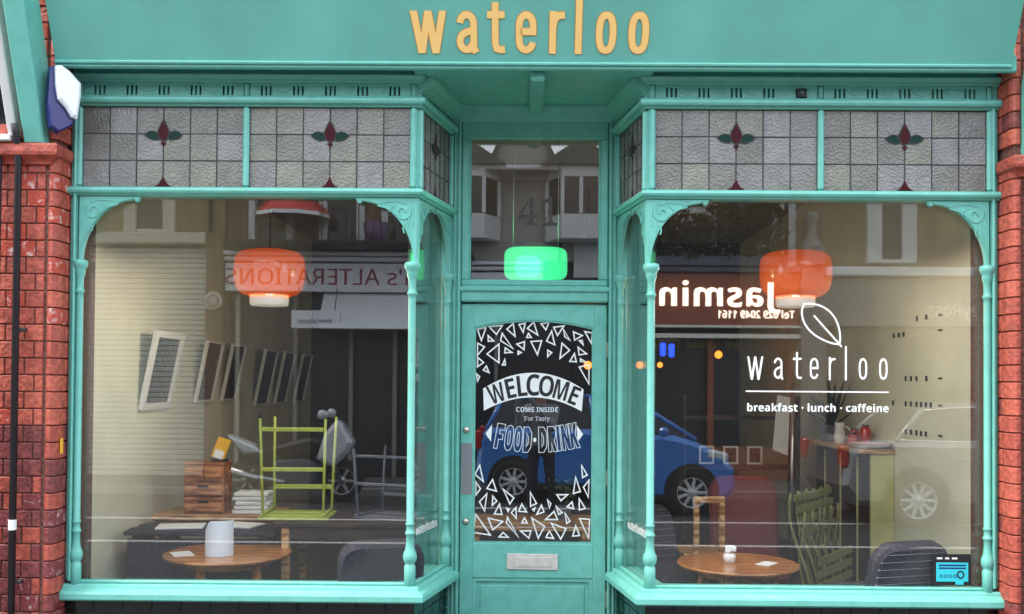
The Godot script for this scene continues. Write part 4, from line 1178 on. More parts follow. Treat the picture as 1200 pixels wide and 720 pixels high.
	part("handle", tube([Vector3(0.04, 0.14, 0), Vector3(0.08, 0.12, 0), Vector3(0.085, 0.07, 0), Vector3(0.045, 0.04, 0)], 0.007, 7), m.card_white, cup)
	var ag := thing("agave_plant", "dark spiky agave plant on the counter against the wall", "plant", Vector3(2.55, 1.167, -2.78))
	part("pot", lathe([Vector2(0, 0), Vector2(0.08, 0), Vector2(0.10, 0.14), Vector2(0.088, 0.14), Vector2(0, 0.12)], 18, false), m.slate_metal, ag)
	for k in 17:
		var a := k * 2.4
		var up := 0.25 + 0.75 * (k / 16.0)
		var sp := start()
		var along := Vector3(cos(a) * (1.1 - up), up, sin(a) * (1.1 - up)).normalized() * (0.34 + 0.08 * (k % 3))
		if along.x > 0.14:
			along.x = 0.14
		var side := along.cross(Vector3.UP).normalized() * 0.022
		var fold := side.cross(along).normalized() * 0.010
		var b := Vector3(0, 0.12, 0)
		for e in [[b - side, b - fold, 0.0], [b - fold, b + side, 0.0]]:
			quad(sp, e[0], e[1], b + along * 0.5 + (e[1] - b) * 0.9, b + along * 0.5 + (e[0] - b) * 0.9)
			tri(sp, b + along * 0.5 + (e[0] - b) * 0.9, b + along * 0.5 + (e[1] - b) * 0.9, b + along)
		part("leaf", done(sp), m.agave_green, ag)
	# peg rail marks on the cream wall
	var pegs := thing("peg_board", "rows of small black pegs on the cream wall above the counter", "pegs", Vector3(2.718, 1.65, -1.1))
	for row in [[0.46, [-0.45, -0.25]], [0.36, [-0.98, -0.86, -0.75]], [0.04, [-0.70, -0.58, -0.46, -0.25]], [-0.14, [-1.0, -0.70, -0.58, -0.46, -0.36, -0.26, -0.16]], [-0.34, [-0.70, -0.58, -0.46, -0.36, -0.26]]]:
		for z in row[1]:
			bx("peg", Vector3(0.012, 0.036, 0.012), m.black_ink, pegs, Vector3(-0.0065, row[0], z * 0.8 + 0.05), 0.002)
		bx("peg_label", Vector3(0.004, 0.012, 0.06), m.dark_wood, pegs, Vector3(-0.002, row[0], 0.06), 0.001)
	# back of the room
	var sh := thing("display_shelf", "dark shelf unit with small white framed cards on it", "shelf", Vector3(1.95, 0.03, -3.6))
	bx("board", Vector3(1.0, 0.03, 0.30), m.dark_wood, sh, Vector3(0, 0.85, 0), 0.004)
	bx("board", Vector3(1.0, 0.03, 0.30), m.dark_wood, sh, Vector3(0, 1.30, 0), 0.004)
	for s in [-1.0, 1.0]:
		bx("upright", Vector3(0.03, 1.5, 0.30), m.dark_wood, sh, Vector3(s * 0.515, 0.75, 0), 0.004)
	for k in 3:
		var fc := thing("framed_card", "small white framed card on the dark shelf, %s from the white apron" % ["third", "second", "first"][k], "card", Vector3(1.65 + k * 0.22, 0.8955, -3.55), 0.0, "framed cards on the dark shelf")
		part("frame", stroke([Vector2(-0.06, 0.02), Vector2(0.06, 0.02), Vector2(0.06, 0.17), Vector2(-0.06, 0.17)], 0.016, 0.0, 0.02, true), m.card_white, fc)
		bx("card", Vector3(0.10, 0.13, 0.006), m.print_dark, fc, Vector3(0, 0.095, 0.006), 0.001)
	var coat := thing("white_apron", "white apron hanging on a steel post beside the shelf", "apron", Vector3(2.20, 0.03, -2.95))
	part("post", tube([Vector3(0.07, 0, 0), Vector3(0.07, 1.62, 0)], 0.02, 10), m.steel, coat)
	part("cloth", prism([Vector2(-0.10, 1.05), Vector2(0.03, 1.0), Vector2(0.05, 1.5), Vector2(-0.06, 1.52)], -0.012, 0.012, 0.005), m.card_white, coat)
	globe(Vector3(0.98, 1.80, -3.1), 0.032, "warm bare globe lamp hanging deep inside near the doorway", m.warm_globe, Color(1.0, 0.6, 0.25), 0.004)
	globe(Vector3(1.30, 1.82, -4.1), 0.028, "warm bare globe lamp hanging deep inside the cafe", m.warm_globe, Color(1.0, 0.6, 0.25), 0.004)
	globe(Vector3(2.05, 1.95, -5.0), 0.042, "largest warm bare globe lamp hanging above the dark shelf", m.warm_globe, Color(1.0, 0.6, 0.25), 0.004)
	globe(Vector3(0.55, 1.80, -3.4), 0.038, "warm globe lamp seen through the door glass", m.warm_globe, Color(1.0, 0.6, 0.25), 0.004)
	var bl := thing("added_blue_lamp", "added blue lamp box in the cafe standing in for a light mirrored from the restaurant", "lamp", Vector3(1.30, 1.92, -3.6))  # added lamp, stands in for a blue light mirrored from the restaurant
	bx("housing", Vector3(0.20, 0.03, 0.08), m.black_pipe, bl, Vector3(0, 0.12, 0), 0.004)
	for k in 2:
		bx("lamp_tube", Vector3(0.055, 0.13, 0.05), m.blue_lit_lamp, bl, Vector3(-0.045 + k * 0.08, 0.035 - 0.01 * k, 0.0), 0.022)
	part("cord", tube([Vector3(0, 0.13, 0), Vector3(0, 1.5, 0)], 0.004, 5), m.black_pipe, bl)
	# green emergency exit sign over the door, inside
	var ex := thing("exit_sign", "glowing green exit sign hanging behind the glass above the door", "sign", Vector3(0.035, 2.43, -1.02))
	bx("sign_housing", Vector3(0.38, 0.20, 0.05), m.black_pipe, ex, Vector3(0, 0, -0.03), 0.008)
	part("lit_sign_panel", prism(oval(Vector2(0, 0), 0.21, 0.115, 5.0, 32), -0.005, 0.012, 0.006), m.green_lit_sign, ex)
	part("lit_sign_glare", prism(oval(Vector2(-0.055, -0.02), 0.085, 0.075, 3.5, 24), 0.0122, 0.0135), m.green_lit_core, ex)  # brighter oval imitates the overexposed glare of the sign
	for s in [-1.0, 1.0]:
		part("hanger", tube([Vector3(s * 0.15, 0.12, -0.03), Vector3(s * 0.15, 0.99, -0.03)], 0.004, 6), m.steel, ex)
	var gl := OmniLight3D.new()
	gl.name = "exit_glow"
	gl.light_color = Color(0.2, 1.0, 0.6)
	gl.light_energy = 0.02
	gl.light_size = 0.15
	gl.omni_range = 6.0
	gl.shadow_enabled = true
	ex.add_child(gl)
	gl.position = Vector3(0, 0, 0.10)
	# sticker on the inside of the pane
	var sk := thing("window_sticker", "black framed cyan sticker in the corner of the shop window", "sticker", Vector3(2.357, 0.615, -0.0400))
	bx("backing", Vector3(0.214, 0.176, 0.003), m.black_ink, sk, Vector3(0, 0, 0), 0.001)
	bx("cyan_panel", Vector3(0.178, 0.106, 0.002), m.cyan_card, sk, Vector3(0, -0.012, 0.0026), 0.0005)
	for k in 2:
		bx("print_line", Vector3(0.15, 0.008, 0.001), m.blue_plastic, sk, Vector3(0, 0.026 - k * 0.016, 0.0041), 0.0003)
	for k in 4:
		part("print_icon", stroke(oval(Vector2(-0.062 + k * 0.026, -0.035), 0.008, 0.008, 2.0, 12), 0.003, 0.0036, 0.0044, true), m.blue_plastic, sk)
	part("print_ring", stroke(oval(Vector2(0.046, -0.026), 0.017, 0.019, 2.0, 18), 0.008, 0.0036, 0.0046, true), m.black_ink, sk)
	bx("print_tab", Vector3(0.045, 0.018, 0.001), m.cyan_card, sk, Vector3(0.04, -0.073, 0.0041), 0.0003)
	for k in 3:
		bx("print_line", Vector3(0.03 - 0.008 * (k % 2), 0.010, 0.001), m.card_white, sk, Vector3(-0.07 + k * 0.042, 0.064, 0.0021), 0.0003)

# ---------------------------------------------------------------- the photographer, whom the door glass mirrors
func add_field(st: SurfaceTool, bones: Array, cell: float, blend: float, colour: Callable) -> void:
	# bones: [from, to, radius, radius]; the smooth union of tapered capsules meshed as surface nets
	var lo := Vector3(1e9, 1e9, 1e9)
	var hi := -lo
	for b in bones:
		for e in 2:
			var r: Vector3 = Vector3.ONE * (b[2 + e] + 3 * cell + blend)
			lo = lo.min(b[e] - r)
			hi = hi.max(b[e] + r)
	var nx := int((hi.x - lo.x) / cell) + 2
	var ny := int((hi.y - lo.y) / cell) + 2
	var nz := int((hi.z - lo.z) / cell) + 2
	var f := PackedFloat32Array()
	f.resize(nx * ny * nz)
	f.fill(1.0)
	for b in bones:
		var pad: float = maxf(b[2], b[3]) + blend + 2 * cell
		var a0: Vector3 = (b[0].min(b[1]) - Vector3.ONE * pad - lo) / cell
		var a1: Vector3 = (b[0].max(b[1]) + Vector3.ONE * pad - lo) / cell
		var ab: Vector3 = b[1] - b[0]
		var len2: float = maxf(ab.length_squared(), 1e-9)
		for x in range(maxi(0, int(a0.x)), mini(nx, int(a1.x) + 1)):
			for y in range(maxi(0, int(a0.y)), mini(ny, int(a1.y) + 1)):
				for z in range(maxi(0, int(a0.z)), mini(nz, int(a1.z) + 1)):
					var p := lo + Vector3(x, y, z) * cell
					var t := clampf((p - b[0]).dot(ab) / len2, 0.0, 1.0)
					var d: float = p.distance_to(b[0] + ab * t) - lerpf(b[2], b[3], t)
					var i := (x * ny + y) * nz + z
					var h := clampf(0.5 + 0.5 * (f[i] - d) / blend, 0.0, 1.0)
					f[i] = lerpf(f[i], d, h) - blend * h * (1.0 - h)
	var at := {}
	var steps := [ny * nz, nz, 1]
	for x in nx - 1:
		for y in ny - 1:
			for z in nz - 1:
				var i := (x * ny + y) * nz + z
				var sum := Vector3.ZERO
				var n := 0
				var inside := 0
				for c in 8:
					if f[i + (c & 1) * steps[0] + ((c >> 1) & 1) * steps[1] + (c >> 2)] < 0:
						inside += 1
				if inside == 0 or inside == 8:
					continue
				for c in 8:
					for ax in 3:
						if c & (1 << ax):
							continue
						var e := c | (1 << ax)
						var v0: float = f[i + (c & 1) * steps[0] + ((c >> 1) & 1) * steps[1] + (c >> 2)]
						var v1: float = f[i + (e & 1) * steps[0] + ((e >> 1) & 1) * steps[1] + (e >> 2)]
						if (v0 < 0) != (v1 < 0):
							var p0 := Vector3(c & 1, (c >> 1) & 1, c >> 2)
							var p1 := Vector3(e & 1, (e >> 1) & 1, e >> 2)
							sum += p0.lerp(p1, v0 / (v0 - v1))
							n += 1
				at[i] = lo + (Vector3(x, y, z) + sum / n) * cell
	for i in at:
		for ax in 3:
			var s: int = steps[ax]
			if (f[i] < 0) == (f[i + s] < 0):
				continue
			var u: int = steps[(ax + 1) % 3]
			var v: int = steps[(ax + 2) % 3]
			if not (at.has(i - u) and at.has(i - v) and at.has(i - u - v)):
				continue
			var q := [at[i], at[i - u], at[i - u - v], at[i - v]]
			if f[i] < 0:
				q.reverse()
			for k in [0, 2, 1, 0, 3, 2]:
				st.set_color(colour.call(q[k]))
				st.add_vertex(q[k])

func build_photographer() -> void:
	var t := thing("person", "person in grey jacket and dark jeans holding up a phone", "person", Vector3(0.22, -0.10, 5.86))
	var body := start(true)
	var V := func(x, y, z) -> Vector3: return Vector3(x, y, z)
	var bones := [
		[V.call(0, 1.40, 0.02), V.call(0, 1.50, 0.0), 0.055, 0.052],
		[V.call(0, 1.56, -0.005), V.call(0, 1.645, 0.01), 0.072, 0.088],
		[V.call(0, 1.535, -0.035), V.call(0, 1.57, -0.04), 0.045, 0.05],
		[V.call(0, 1.585, -0.085), V.call(0, 1.61, -0.075), 0.014, 0.008],
		[V.call(-0.10, 1.30, 0.02), V.call(0.10, 1.30, 0.02), 0.115, 0.115],
		[V.call(-0.16, 1.39, 0.02), V.call(0.16, 1.39, 0.02), 0.065, 0.065],
		[V.call(0, 1.28, 0.01), V.call(0, 1.02, 0.01), 0.145, 0.135],
		[V.call(-0.07, 0.92, 0.02), V.call(0.07, 0.92, 0.02), 0.125, 0.125],
		[V.call(-0.18, 1.39, 0.02), V.call(-0.29, 1.20, -0.12), 0.062, 0.050], [V.call(-0.29, 1.20, -0.12), V.call(-0.315, 1.62, -0.27), 0.048, 0.032],
		[V.call(0.18, 1.39, 0.02), V.call(0.14, 1.17, -0.16), 0.062, 0.050], [V.call(0.14, 1.17, -0.16), V.call(-0.20, 1.60, -0.27), 0.048, 0.032],
		[V.call(-0.09, 0.90, 0.02), V.call(-0.12, 0.48, 0.0), 0.088, 0.060], [V.call(-0.12, 0.48, 0.0), V.call(-0.13, 0.09, 0.03), 0.058, 0.042],
		[V.call(0.09, 0.90, 0.02), V.call(0.12, 0.48, -0.02), 0.088, 0.060], [V.call(0.12, 0.48, -0.02), V.call(0.14, 0.09, 0.02), 0.058, 0.042],
		[V.call(-0.13, 0.045, 0.05), V.call(-0.14, 0.04, -0.13), 0.042, 0.038], [V.call(0.14, 0.045, 0.04), V.call(0.16, 0.04, -0.14), 0.042, 0.038]]
	var jacket := Color(0.22, 0.22, 0.235)
	var jeans := Color(0.016, 0.018, 0.028)
	var skin := Color(0.48, 0.27, 0.19)
	var shade := func(p: Vector3) -> Color:
		if p.y < 0.085:
			return Color(0.03, 0.03, 0.03)
		if p.y < 0.93:
			return jeans
		if p.y > 1.455 and absf(p.x) < 0.13 and p.z > -0.17:
			return skin
		if p.y > 1.60 and p.z < -0.2:
			return skin
		return jacket
	add_field(body, bones, 0.016, 0.03, shade)
	for s in [-1.0, 1.0]:
		var w := Vector3(-0.315, 1.62, -0.27) if s < 0 else Vector3(-0.20, 1.60, -0.27)
		var palm := w + Vector3(-0.012 * s, 0.075, -0.035)
		var hand := [[w, palm, 0.026, 0.030], [palm - Vector3(0, 0.012, 0), palm + Vector3(0, 0.022, -0.004), 0.030, 0.028]]
		for k in 4:
			var root := palm + Vector3(0.012 * s, 0.034 - k * 0.021, -0.016)
			var mid := root + Vector3(0.004 * s, 0.006, -0.032 + 0.003 * absf(k - 1.3))
			hand.append([root, mid, 0.0095, 0.009])
			hand.append([mid, mid + Vector3(-0.026 * s, 0.002, -0.018 + 0.003 * absf(k - 1.3)), 0.009, 0.008])
		hand.append([palm + Vector3(-0.01 * s, -0.01, 0.012), palm + Vector3(-0.030 * s, 0.025, 0.010), 0.012, 0.010])
		hand.append([palm + Vector3(-0.030 * s, 0.025, 0.010), palm + Vector3(-0.040 * s, 0.050, 0.0), 0.010, 0.0085])
		add_field(body, hand, 0.005, 0.006, func(_p: Vector3) -> Color: return skin)
	var bm := mat("body_colours", 1.0, 1.0, 1.0, 0.85)
	bm.vertex_color_use_as_albedo = true
	part("body", done(body), bm, t)
	var hair := start(true)
	add_field(hair, [[Vector3(0, 1.60, 0.045), Vector3(0, 1.665, 0.025), 0.075, 0.088], [Vector3(-0.05, 1.70, -0.03), Vector3(0.05, 1.70, -0.03), 0.040, 0.040]], 0.012, 0.03, func(_p: Vector3) -> Color: return Color.WHITE)
	part("hair", done(hair), m.hair_brown, t)
	for s in [-1.0, 1.0]:
		part("eye", lathe([Vector2(0, -0.009), Vector2(0.009, 0), Vector2(0, 0.009)], 8), m.black_ink, t, Vector3(s * 0.032, 1.622, -0.077))
		part("ear", prism(oval(Vector2.ZERO, 0.016, 0.030, 2.0, 12), -0.006, 0.006, 0.002), m.skin, t, Vector3(s * 0.090, 1.60, 0.005), Vector3(0, PI / 2, 0))
	bx("mouth", Vector3(0.045, 0.008, 0.006), m.tail_red, t, Vector3(0, 1.545, -0.086), 0.002)
	var ph := thing("phone", "black phone held up in both hands of the person", "phone", Vector3(-0.067, 1.62, 5.545))
	bx("case", Vector3(0.15, 0.075, 0.009), m.black_ink, ph, Vector3.ZERO, 0.004)
	bx("screen", Vector3(0.144, 0.069, 0.001), m.dark_glazing, ph, Vector3(0, 0, 0.0052), 0.0003)

# ---------------------------------------------------------------- the street that the glass mirrors
func wheel(parent: Node3D, at: Vector3, r: float, spokes: int, rim: Material) -> void:
	# axle along z, outer face towards -z
	var w := Node3D.new()
	w.name = "wheel"
	parent.add_child(w, true)
	w.position = at
	w.rotation.x = -PI / 2
	part("tyre", lathe([Vector2(r * 0.66, 0.10), Vector2(r * 0.70, 0.105), Vector2(r * 0.93, 0.10), Vector2(r, 0.07), Vector2(r, -0.07), Vector2(r * 0.9, -0.10), Vector2(r * 0.6, -0.10)], 36), m.rubber, w)
	part("rim", lathe([Vector2(r * 0.60, 0.03), Vector2(r * 0.62, 0.095), Vector2(r * 0.675, 0.10), Vector2(r * 0.675, 0.085)], 36), rim, w)
	part("hub", lathe([Vector2(0.0, 0.092), Vector2(0.06, 0.09), Vector2(0.075, 0.06), Vector2(0.0, 0.06)], 18), rim, w)
	part("brake_disc", lathe([Vector2(0.0, 0.02), Vector2(r * 0.6, 0.02), Vector2(r * 0.6, 0.0), Vector2(0, 0.0)], 30, false), m.car_black, w)
	for k in spokes:
		var a := TAU * k / spokes
		bx("spoke", Vector3(r * 0.60, 0.022, 0.042), rim, w, Vector3(cos(a) * r * 0.36, 0.078, sin(a) * r * 0.36), 0.006, Vector3(0, -a, 0))

func car(called: String, label: String, at: Vector3, paint: Material, o: Dictionary) -> void:
	# nose towards +x; outline runs round the body, the cabin sits on its waist line
	var t := thing(called, label, "car", at)
	var body: Array = o.body
	var half: float = o.half
	var st := start()
	put_prism(st, body, -half, half, 0.07)
	part("body", done(st), paint, t)
	# cabin: glass block tapering to the roof
	var low: Array = o.waist
	var high: Array = o.roof
	var cb := start()
	var n := low.size()
	for k in n - 1:
		for s in [-1.0, 1.0]:
			var a := Vector3(low[k].x, low[k].y, s * (half - 0.07))
			var b := Vector3(low[k + 1].x, low[k + 1].y, s * (half - 0.07))
			var c := Vector3(high[k + 1].x, high[k + 1].y, s * (half - 0.25))
			var d := Vector3(high[k].x, high[k].y, s * (half - 0.25))
			if s > 0:
				quad(cb, a, b, c, d)
			else:
				quad(cb, b, a, d, c)
	for k in [0, n - 1]:
		var a := Vector3(low[k].x, low[k].y, -(half - 0.07))
		var b := Vector3(low[k].x, low[k].y, half - 0.07)
		var c := Vector3(high[k].x, high[k].y, half - 0.25)
		var d := Vector3(high[k].x, high[k].y, -(half - 0.25))
		if k == 0:
			quad(cb, a, b, c, d)
		else:
			quad(cb, b, a, d, c)
	part("glasshouse", done(cb), m.dark_glazing, t)
	var rf := start()
	var roof_line := []
	for p in high:
		roof_line.append(p)
	for k in range(n - 1, -1, -1):
		roof_line.append(high[k] + Vector2(0, 0.045))
	put_prism(rf, roof_line, -(half - 0.235), half - 0.235, 0.01)
	part("roof", done(rf), paint, t)
	for k in o.pillars:
		for s in [-1.0, 1.0]:
			part("pillar", tube([Vector3(low[k].x, low[k].y - 0.02, s * (half - 0.075)), Vector3(high[k].x, high[k].y + 0.02, s * (half - 0.25))], 0.035, 8), paint, t)
	if o.get("trim", false):
		for s in [-1.0, 1.0]:
			var tr := []
			for k in n:
				tr.append(Vector3(low[k].x, low[k].y + 0.01, s * (half - 0.068)))
			part("window_trim", tube(tr, 0.012, 6), m.chrome, t)
			tr = []
			for k in n:
				tr.append(Vector3(high[k].x, high[k].y, s * (half - 0.238)))
			part("window_trim", tube(tr, 0.012, 6), m.chrome, t)
			part("window_trim", tube([Vector3(low[0].x, low[0].y + 0.01, s * (half - 0.068)), Vector3(high[0].x, high[0].y, s * (half - 0.24))], 0.012, 6), m.chrome, t)
	for x in o.axles:
		for s in [-1.0, 1.0]:
			part("wheel_arch", lathe([Vector2(0, -0.006), Vector2(o.wheel + 0.06, -0.006), Vector2(o.wheel + 0.06, 0.006), Vector2(0, 0.006)], 30, false), m.car_black, t, Vector3(x, o.wheel + 0.01, s * (half + 0.002)), Vector3(PI / 2, 0, 0))
		wheel(t, Vector3(x, o.wheel, -(half - 0.03)), o.wheel, o.spokes, o.rim)
		wheel(t, Vector3(x, o.wheel, half - 0.16), o.wheel, 5, m.car_black)
	for s in [-1.0, 1.0]:
		bx("headlight", Vector3(0.30, 0.14, 0.24), m.lamp_glass, t, Vector3(o.nose.x - 0.10, o.nose.y, s * (half - 0.12)), 0.04, Vector3(0, s * 0.25, -0.25))
		bx("tail_light", Vector3(0.10, 0.28, 0.16), m.tail_red, t, Vector3(o.tail.x + 0.035, o.tail.y, s * (half - 0.09)), 0.03)
		for x in o.doors:
			bx("door_gap", Vector3(0.008, 0.56, 0.006), m.car_black, t, Vector3(x, 0.64, s * (half + 0.001)), 0.001)
			bx("door_handle", Vector3(0.17, 0.03, 0.03), paint, t, Vector3(x + 0.18, 0.84, s * (half + 0.008)), 0.01)
		bx("side_skirt", Vector3(1.9, 0.09, 0.03), m.car_black, t, Vector3(o.axles[0] + (o.axles[1] - o.axles[0]) / 2, 0.22, s * (half - 0.002)), 0.01)
		bx("mirror", Vector3(0.12, 0.13, 0.17), paint, t, Vector3(o.mirror.x, o.mirror.y, s * (half + 0.06)), 0.04)

func motorcycle(at: Vector3) -> void:
	var t := thing("motorcycle", "black and white motorcycle parked on the far side of the road", "motorcycle", at)
	for x in [-0.68, 0.68]:
		wheel(t, Vector3(x, 0.30, 0.06), 0.30, 6, m.steel)
	var tk := start()
	put_prism(tk, [Vector2(-0.30, 0.78), Vector2(-0.05, 0.86), Vector2(0.25, 0.92), Vector2(0.42, 0.86), Vector2(0.36, 0.66), Vector2(-0.10, 0.62)], -0.14, 0.14, 0.05)
	part("tank", done(tk), m.car_black, t)
	part("seat", prism([Vector2(-0.85, 0.86), Vector2(-0.55, 0.80), Vector2(-0.22, 0.76), Vector2(-0.20, 0.68), Vector2(-0.80, 0.74)], -0.13, 0.13, 0.04), m.rubber, t)
	part("fairing", prism([Vector2(0.34, 0.62), Vector2(0.45, 0.98), Vector2(0.62, 1.18), Vector2(0.70, 1.12), Vector2(0.86, 0.86), Vector2(0.80, 0.72), Vector2(0.58, 0.50)], -0.19, 0.19, 0.06), m.bike_white, t)
	part("tail_fairing", prism([Vector2(-0.95, 0.95), Vector2(-0.55, 0.80), Vector2(-0.40, 0.70), Vector2(-0.70, 0.68)], -0.16, 0.16, 0.04), m.bike_white, t)
	part("engine", prism([Vector2(-0.32, 0.22), Vector2(0.32, 0.22), Vector2(0.38, 0.52), Vector2(0.2, 0.63), Vector2(-0.25, 0.60)], -0.17, 0.17, 0.04), m.slate_metal, t)
	part("fork", tube([Vector3(0.46, 0.98, -0.10), Vector3(0.68, 0.30, -0.10)], 0.025, 8), m.steel, t)
	part("swingarm", tube([Vector3(-0.25, 0.40, -0.10), Vector3(-0.68, 0.30, -0.10)], 0.028, 8), m.car_black, t)
	part("handlebar", tube([Vector3(0.32, 1.02, -0.36), Vector3(0.42, 1.0, -0.12), Vector3(0.42, 1.0, 0.12), Vector3(0.32, 1.02, 0.36)], 0.015, 8), m.car_black, t)
	for s in [-1.0, 1.0]:
		part("mirror", lathe([Vector2(0, -0.012), Vector2(0.07, -0.008), Vector2(0.07, 0.008), Vector2(0, 0.014)], 14), m.bike_white, t, Vector3(0.46, 1.26, s * 0.34), Vector3(PI / 2, 0, 0))
		part("mirror_stalk", tube([Vector3(0.40, 1.02, s * 0.28), Vector3(0.45, 1.22, s * 0.34)], 0.008, 6), m.car_black, t)
	part("exhaust", tube([Vector3(-0.1, 0.28, -0.19), Vector3(-0.55, 0.36, -0.21), Vector3(-0.85, 0.46, -0.21)], 0.05, 10), m.steel, t)

func far_window(parent: Node3D, x: float, y0: float, y1: float, w: float, z := 11.0, wide := 0.14, frame: Material = null) -> void:
	if frame == null:
		frame = m.white_paint
	span("window_pane", Vector3(x - w / 2, y0, z - 0.02), Vector3(x + w / 2, y1, z + 0.02), m.dark_glazing, parent, 0.002)
	for s in [-1.0, 1.0]:
		bx("window_frame", Vector3(wide, y1 - y0 + 0.16, 0.14), frame, parent, Vector3(x + s * (w + wide) / 2, (y0 + y1) / 2, z - 0.03), 0.01)
	for y in [y0 - 0.05, y1 + 0.05]:
		bx("window_frame", Vector3(w, 0.06, 0.10), frame, parent, Vector3(x, y, z - 0.025), 0.01)

func gable_roof(parent: Node3D, x0: float, x1: float, y: float, rise: float) -> void:
	var o := part("roof", prism([Vector2(-0.45, 0.0), Vector2(3.6, rise), Vector2(7.6, 0.0), Vector2(7.6, -0.12), Vector2(3.6, rise - 0.14), Vector2(-0.45, -0.12)], 0.0, x1 - x0), m.slate_roof, parent)
	# outline runs back from the street (+z): turn local x to world z
	o.transform = Transform3D(Basis(Vector3(0, 0, 1), Vector3.UP, Vector3(-1, 0, 0)), Vector3(x1, y, 11.0))

func build_far_side() -> void:
	var F := 11.0
	var back := Vector3(0, PI, 0)
	# 1: shop with a cream roller shutter
	var a := thing("shuttered_shop", "brick shop with closed cream roller shutter across the street", "building", Vector3.ZERO)
	span("wall", Vector3(-12.6, 4.12, F), Vector3(-5.06, 5.5, F + 7), m.far_brick_pale, a, 0.01)
	span("wall", Vector3(-5.36, 0, F - 0.1), Vector3(-5.06, 4.119, F + 6.9), m.far_brick, a, 0.01)
	span("wall", Vector3(-12.6, 0, F + 0.3), Vector3(-5.365, 4.119, F + 6.9), m.far_render, a, 0.01)
	span("cornice", Vector3(-12.6, 3.92, F - 0.16), Vector3(-5.365, 4.115, F + 0.29), m.far_cream, a, 0.02)
	for k in 44:
		bx("shutter_slat", Vector3(2.05, 0.082, 0.05), m.shutter_cream, a, Vector3(-6.41, 0.05 + k * 0.088, F + 0.1), 0.018)
	span("shutter_guide", Vector3(-7.56, 0, F + 0.04), Vector3(-7.44, 3.91, F + 0.20), m.far_cream, a, 0.01)
	span("shop_front_wall", Vector3(-12.6, 0, F + 0.05), Vector3(-7.565, 3.91, F + 0.295), m.far_cream, a, 0.01)
	for x in [-6.33, -8.6, -11.0]:
		far_window(a, x, 4.2, 5.35, 0.45, F, 0.21, m.far_cream)
	gable_roof(a, -12.6, -5.06, 5.5, 0.95)
	var rs := thing("round_sign", "round cream sign on the brick pier across the street", "sign", Vector3(-5.21, 2.96, F - 0.14))
	part("disc", lathe([Vector2(0, 0), Vector2(0.15, 0), Vector2(0.16, 0.02), Vector2(0.14, 0.035), Vector2(0, 0.035)], 24), m.far_cream, rs, Vector3.ZERO, Vector3(-PI / 2, 0, 0))
	part("disc_print", stroke(oval(Vector2(0, 0), 0.09, 0.09, 2.0, 20), 0.02, 0.036, 0.04, true), m.letter_maroon, rs, Vector3.ZERO, back)
	# 2: alterations shop with balcony above
	var b := thing("alterations_shop", "brick shop with grey ALTERATIONS fascia and dark shutters across the street", "building", Vector3.ZERO)
	span("wall", Vector3(-5.055, 3.85, F + 0.12), Vector3(-1.75, 5.5, F + 7), m.far_brick, b, 0.01)
	span("wall", Vector3(-1.745, 3.85, F + 0.12), Vector3(0.9, 5.5, F + 7), m.far_render, b, 0.01)
	span("wall", Vector3(-5.055, 0, F + 0.35), Vector3(0.9, 3.849, F + 6.9), m.shutter_dark, b, 0.01)
	span("fascia", Vector3(-5.05, 3.14, F - 0.05), Vector3(0.35, 3.62, F + 0.12), m.fascia_grey, b, 0.01)
	for k in 2:
		span("fascia_cornice", Vector3(-5.05, 3.65 + k * 0.09, F - 0.12 - k * 0.06), Vector3(0.35, 3.72 + k * 0.09, F + 0.11), m.fascia_grey, b, 0.015)
	text("fascia_lettering", "h's ALTERATIONS", 0.27, m.letter_maroon, b, Vector3(-3.42, 3.385, F - 0.054), {"turn": back, "depth": 0.008, "font": "Droid Sans", "wide": 1.12})
	part("awning", prism([Vector2(0, 0.0), Vector2(0.0, 0.62), Vector2(-0.55, 0.0)], 0.0, 2.0, 0.0), m.fascia_grey, b).transform = Transform3D(Basis(Vector3(0, 0, 1), Vector3.UP, Vector3(-1, 0, 0)), Vector3(-1.4, 2.50, F + 0.1))
	for k in 30:
		bx("shutter_slat", Vector3(1.55, 0.078, 0.04), m.shutter_dark, b, Vector3(-1.35, 0.05 + k * 0.083, F + 0.28), 0.018)
	for x in [-4.9, -3.9, -2.95, -2.2, -0.5]:
		bx("shop_post", Vector3(0.07, 3.1, 0.10), m.stone_grey if x > -4.5 else m.far_cream, b, Vector3(x, 1.55, F + 0.24), 0.01)
	for x in [-4.3, -3.1, -2.05]:
		far_window(b, x, 4.05, 5.2, 0.50, F + 0.12)
	span("balcony_floor", Vector3(-4.9, 3.83, F - 0.75), Vector3(-0.9, 3.92, F + 0.11), m.car_black, b, 0.01)
	for k in 33:
		part("baluster", tube([Vector3(-4.85 + k * 0.12, 3.92, F - 0.70), Vector3(-4.85 + k * 0.12, 4.70, F - 0.70)], 0.009, 5), m.car_black, b)
	part("balcony_rail", tube([Vector3(-4.88, 4.71, F - 0.70), Vector3(-0.92, 4.71, F - 0.70)], 0.02, 6), m.car_black, b)
	gable_roof(b, -5.05, 0.9, 5.5, 0.95)
	var hs := thing("hanging_sign", "small pale hanging sign below the alterations fascia", "sign", Vector3(-3.45, 2.50, F - 0.35))
	bx("board", Vector3(0.80, 0.30, 0.03), m.fascia_grey, hs, Vector3(0, 0.15, 0), 0.006)
	text("sign_lettering", "Alterations", 0.085, m.slate_metal, hs, Vector3(0, 0.12, -0.018), {"turn": back, "depth": 0.004})
	for s in [-1.0, 1.0]:
		part("chain", tube([Vector3(s * 0.32, 0.30, 0), Vector3(s * 0.32, 0.70, 0.2)], 0.008, 5), m.car_black, hs)
	var ps := thing("parasol", "half folded red and white parasol on the balcony", "parasol", Vector3(-3.85, 3.92, F - 0.35))
	part("pole", tube([Vector3(0, 0, 0), Vector3(0, 0.85, 0)], 0.02, 8), m.card_white, ps)
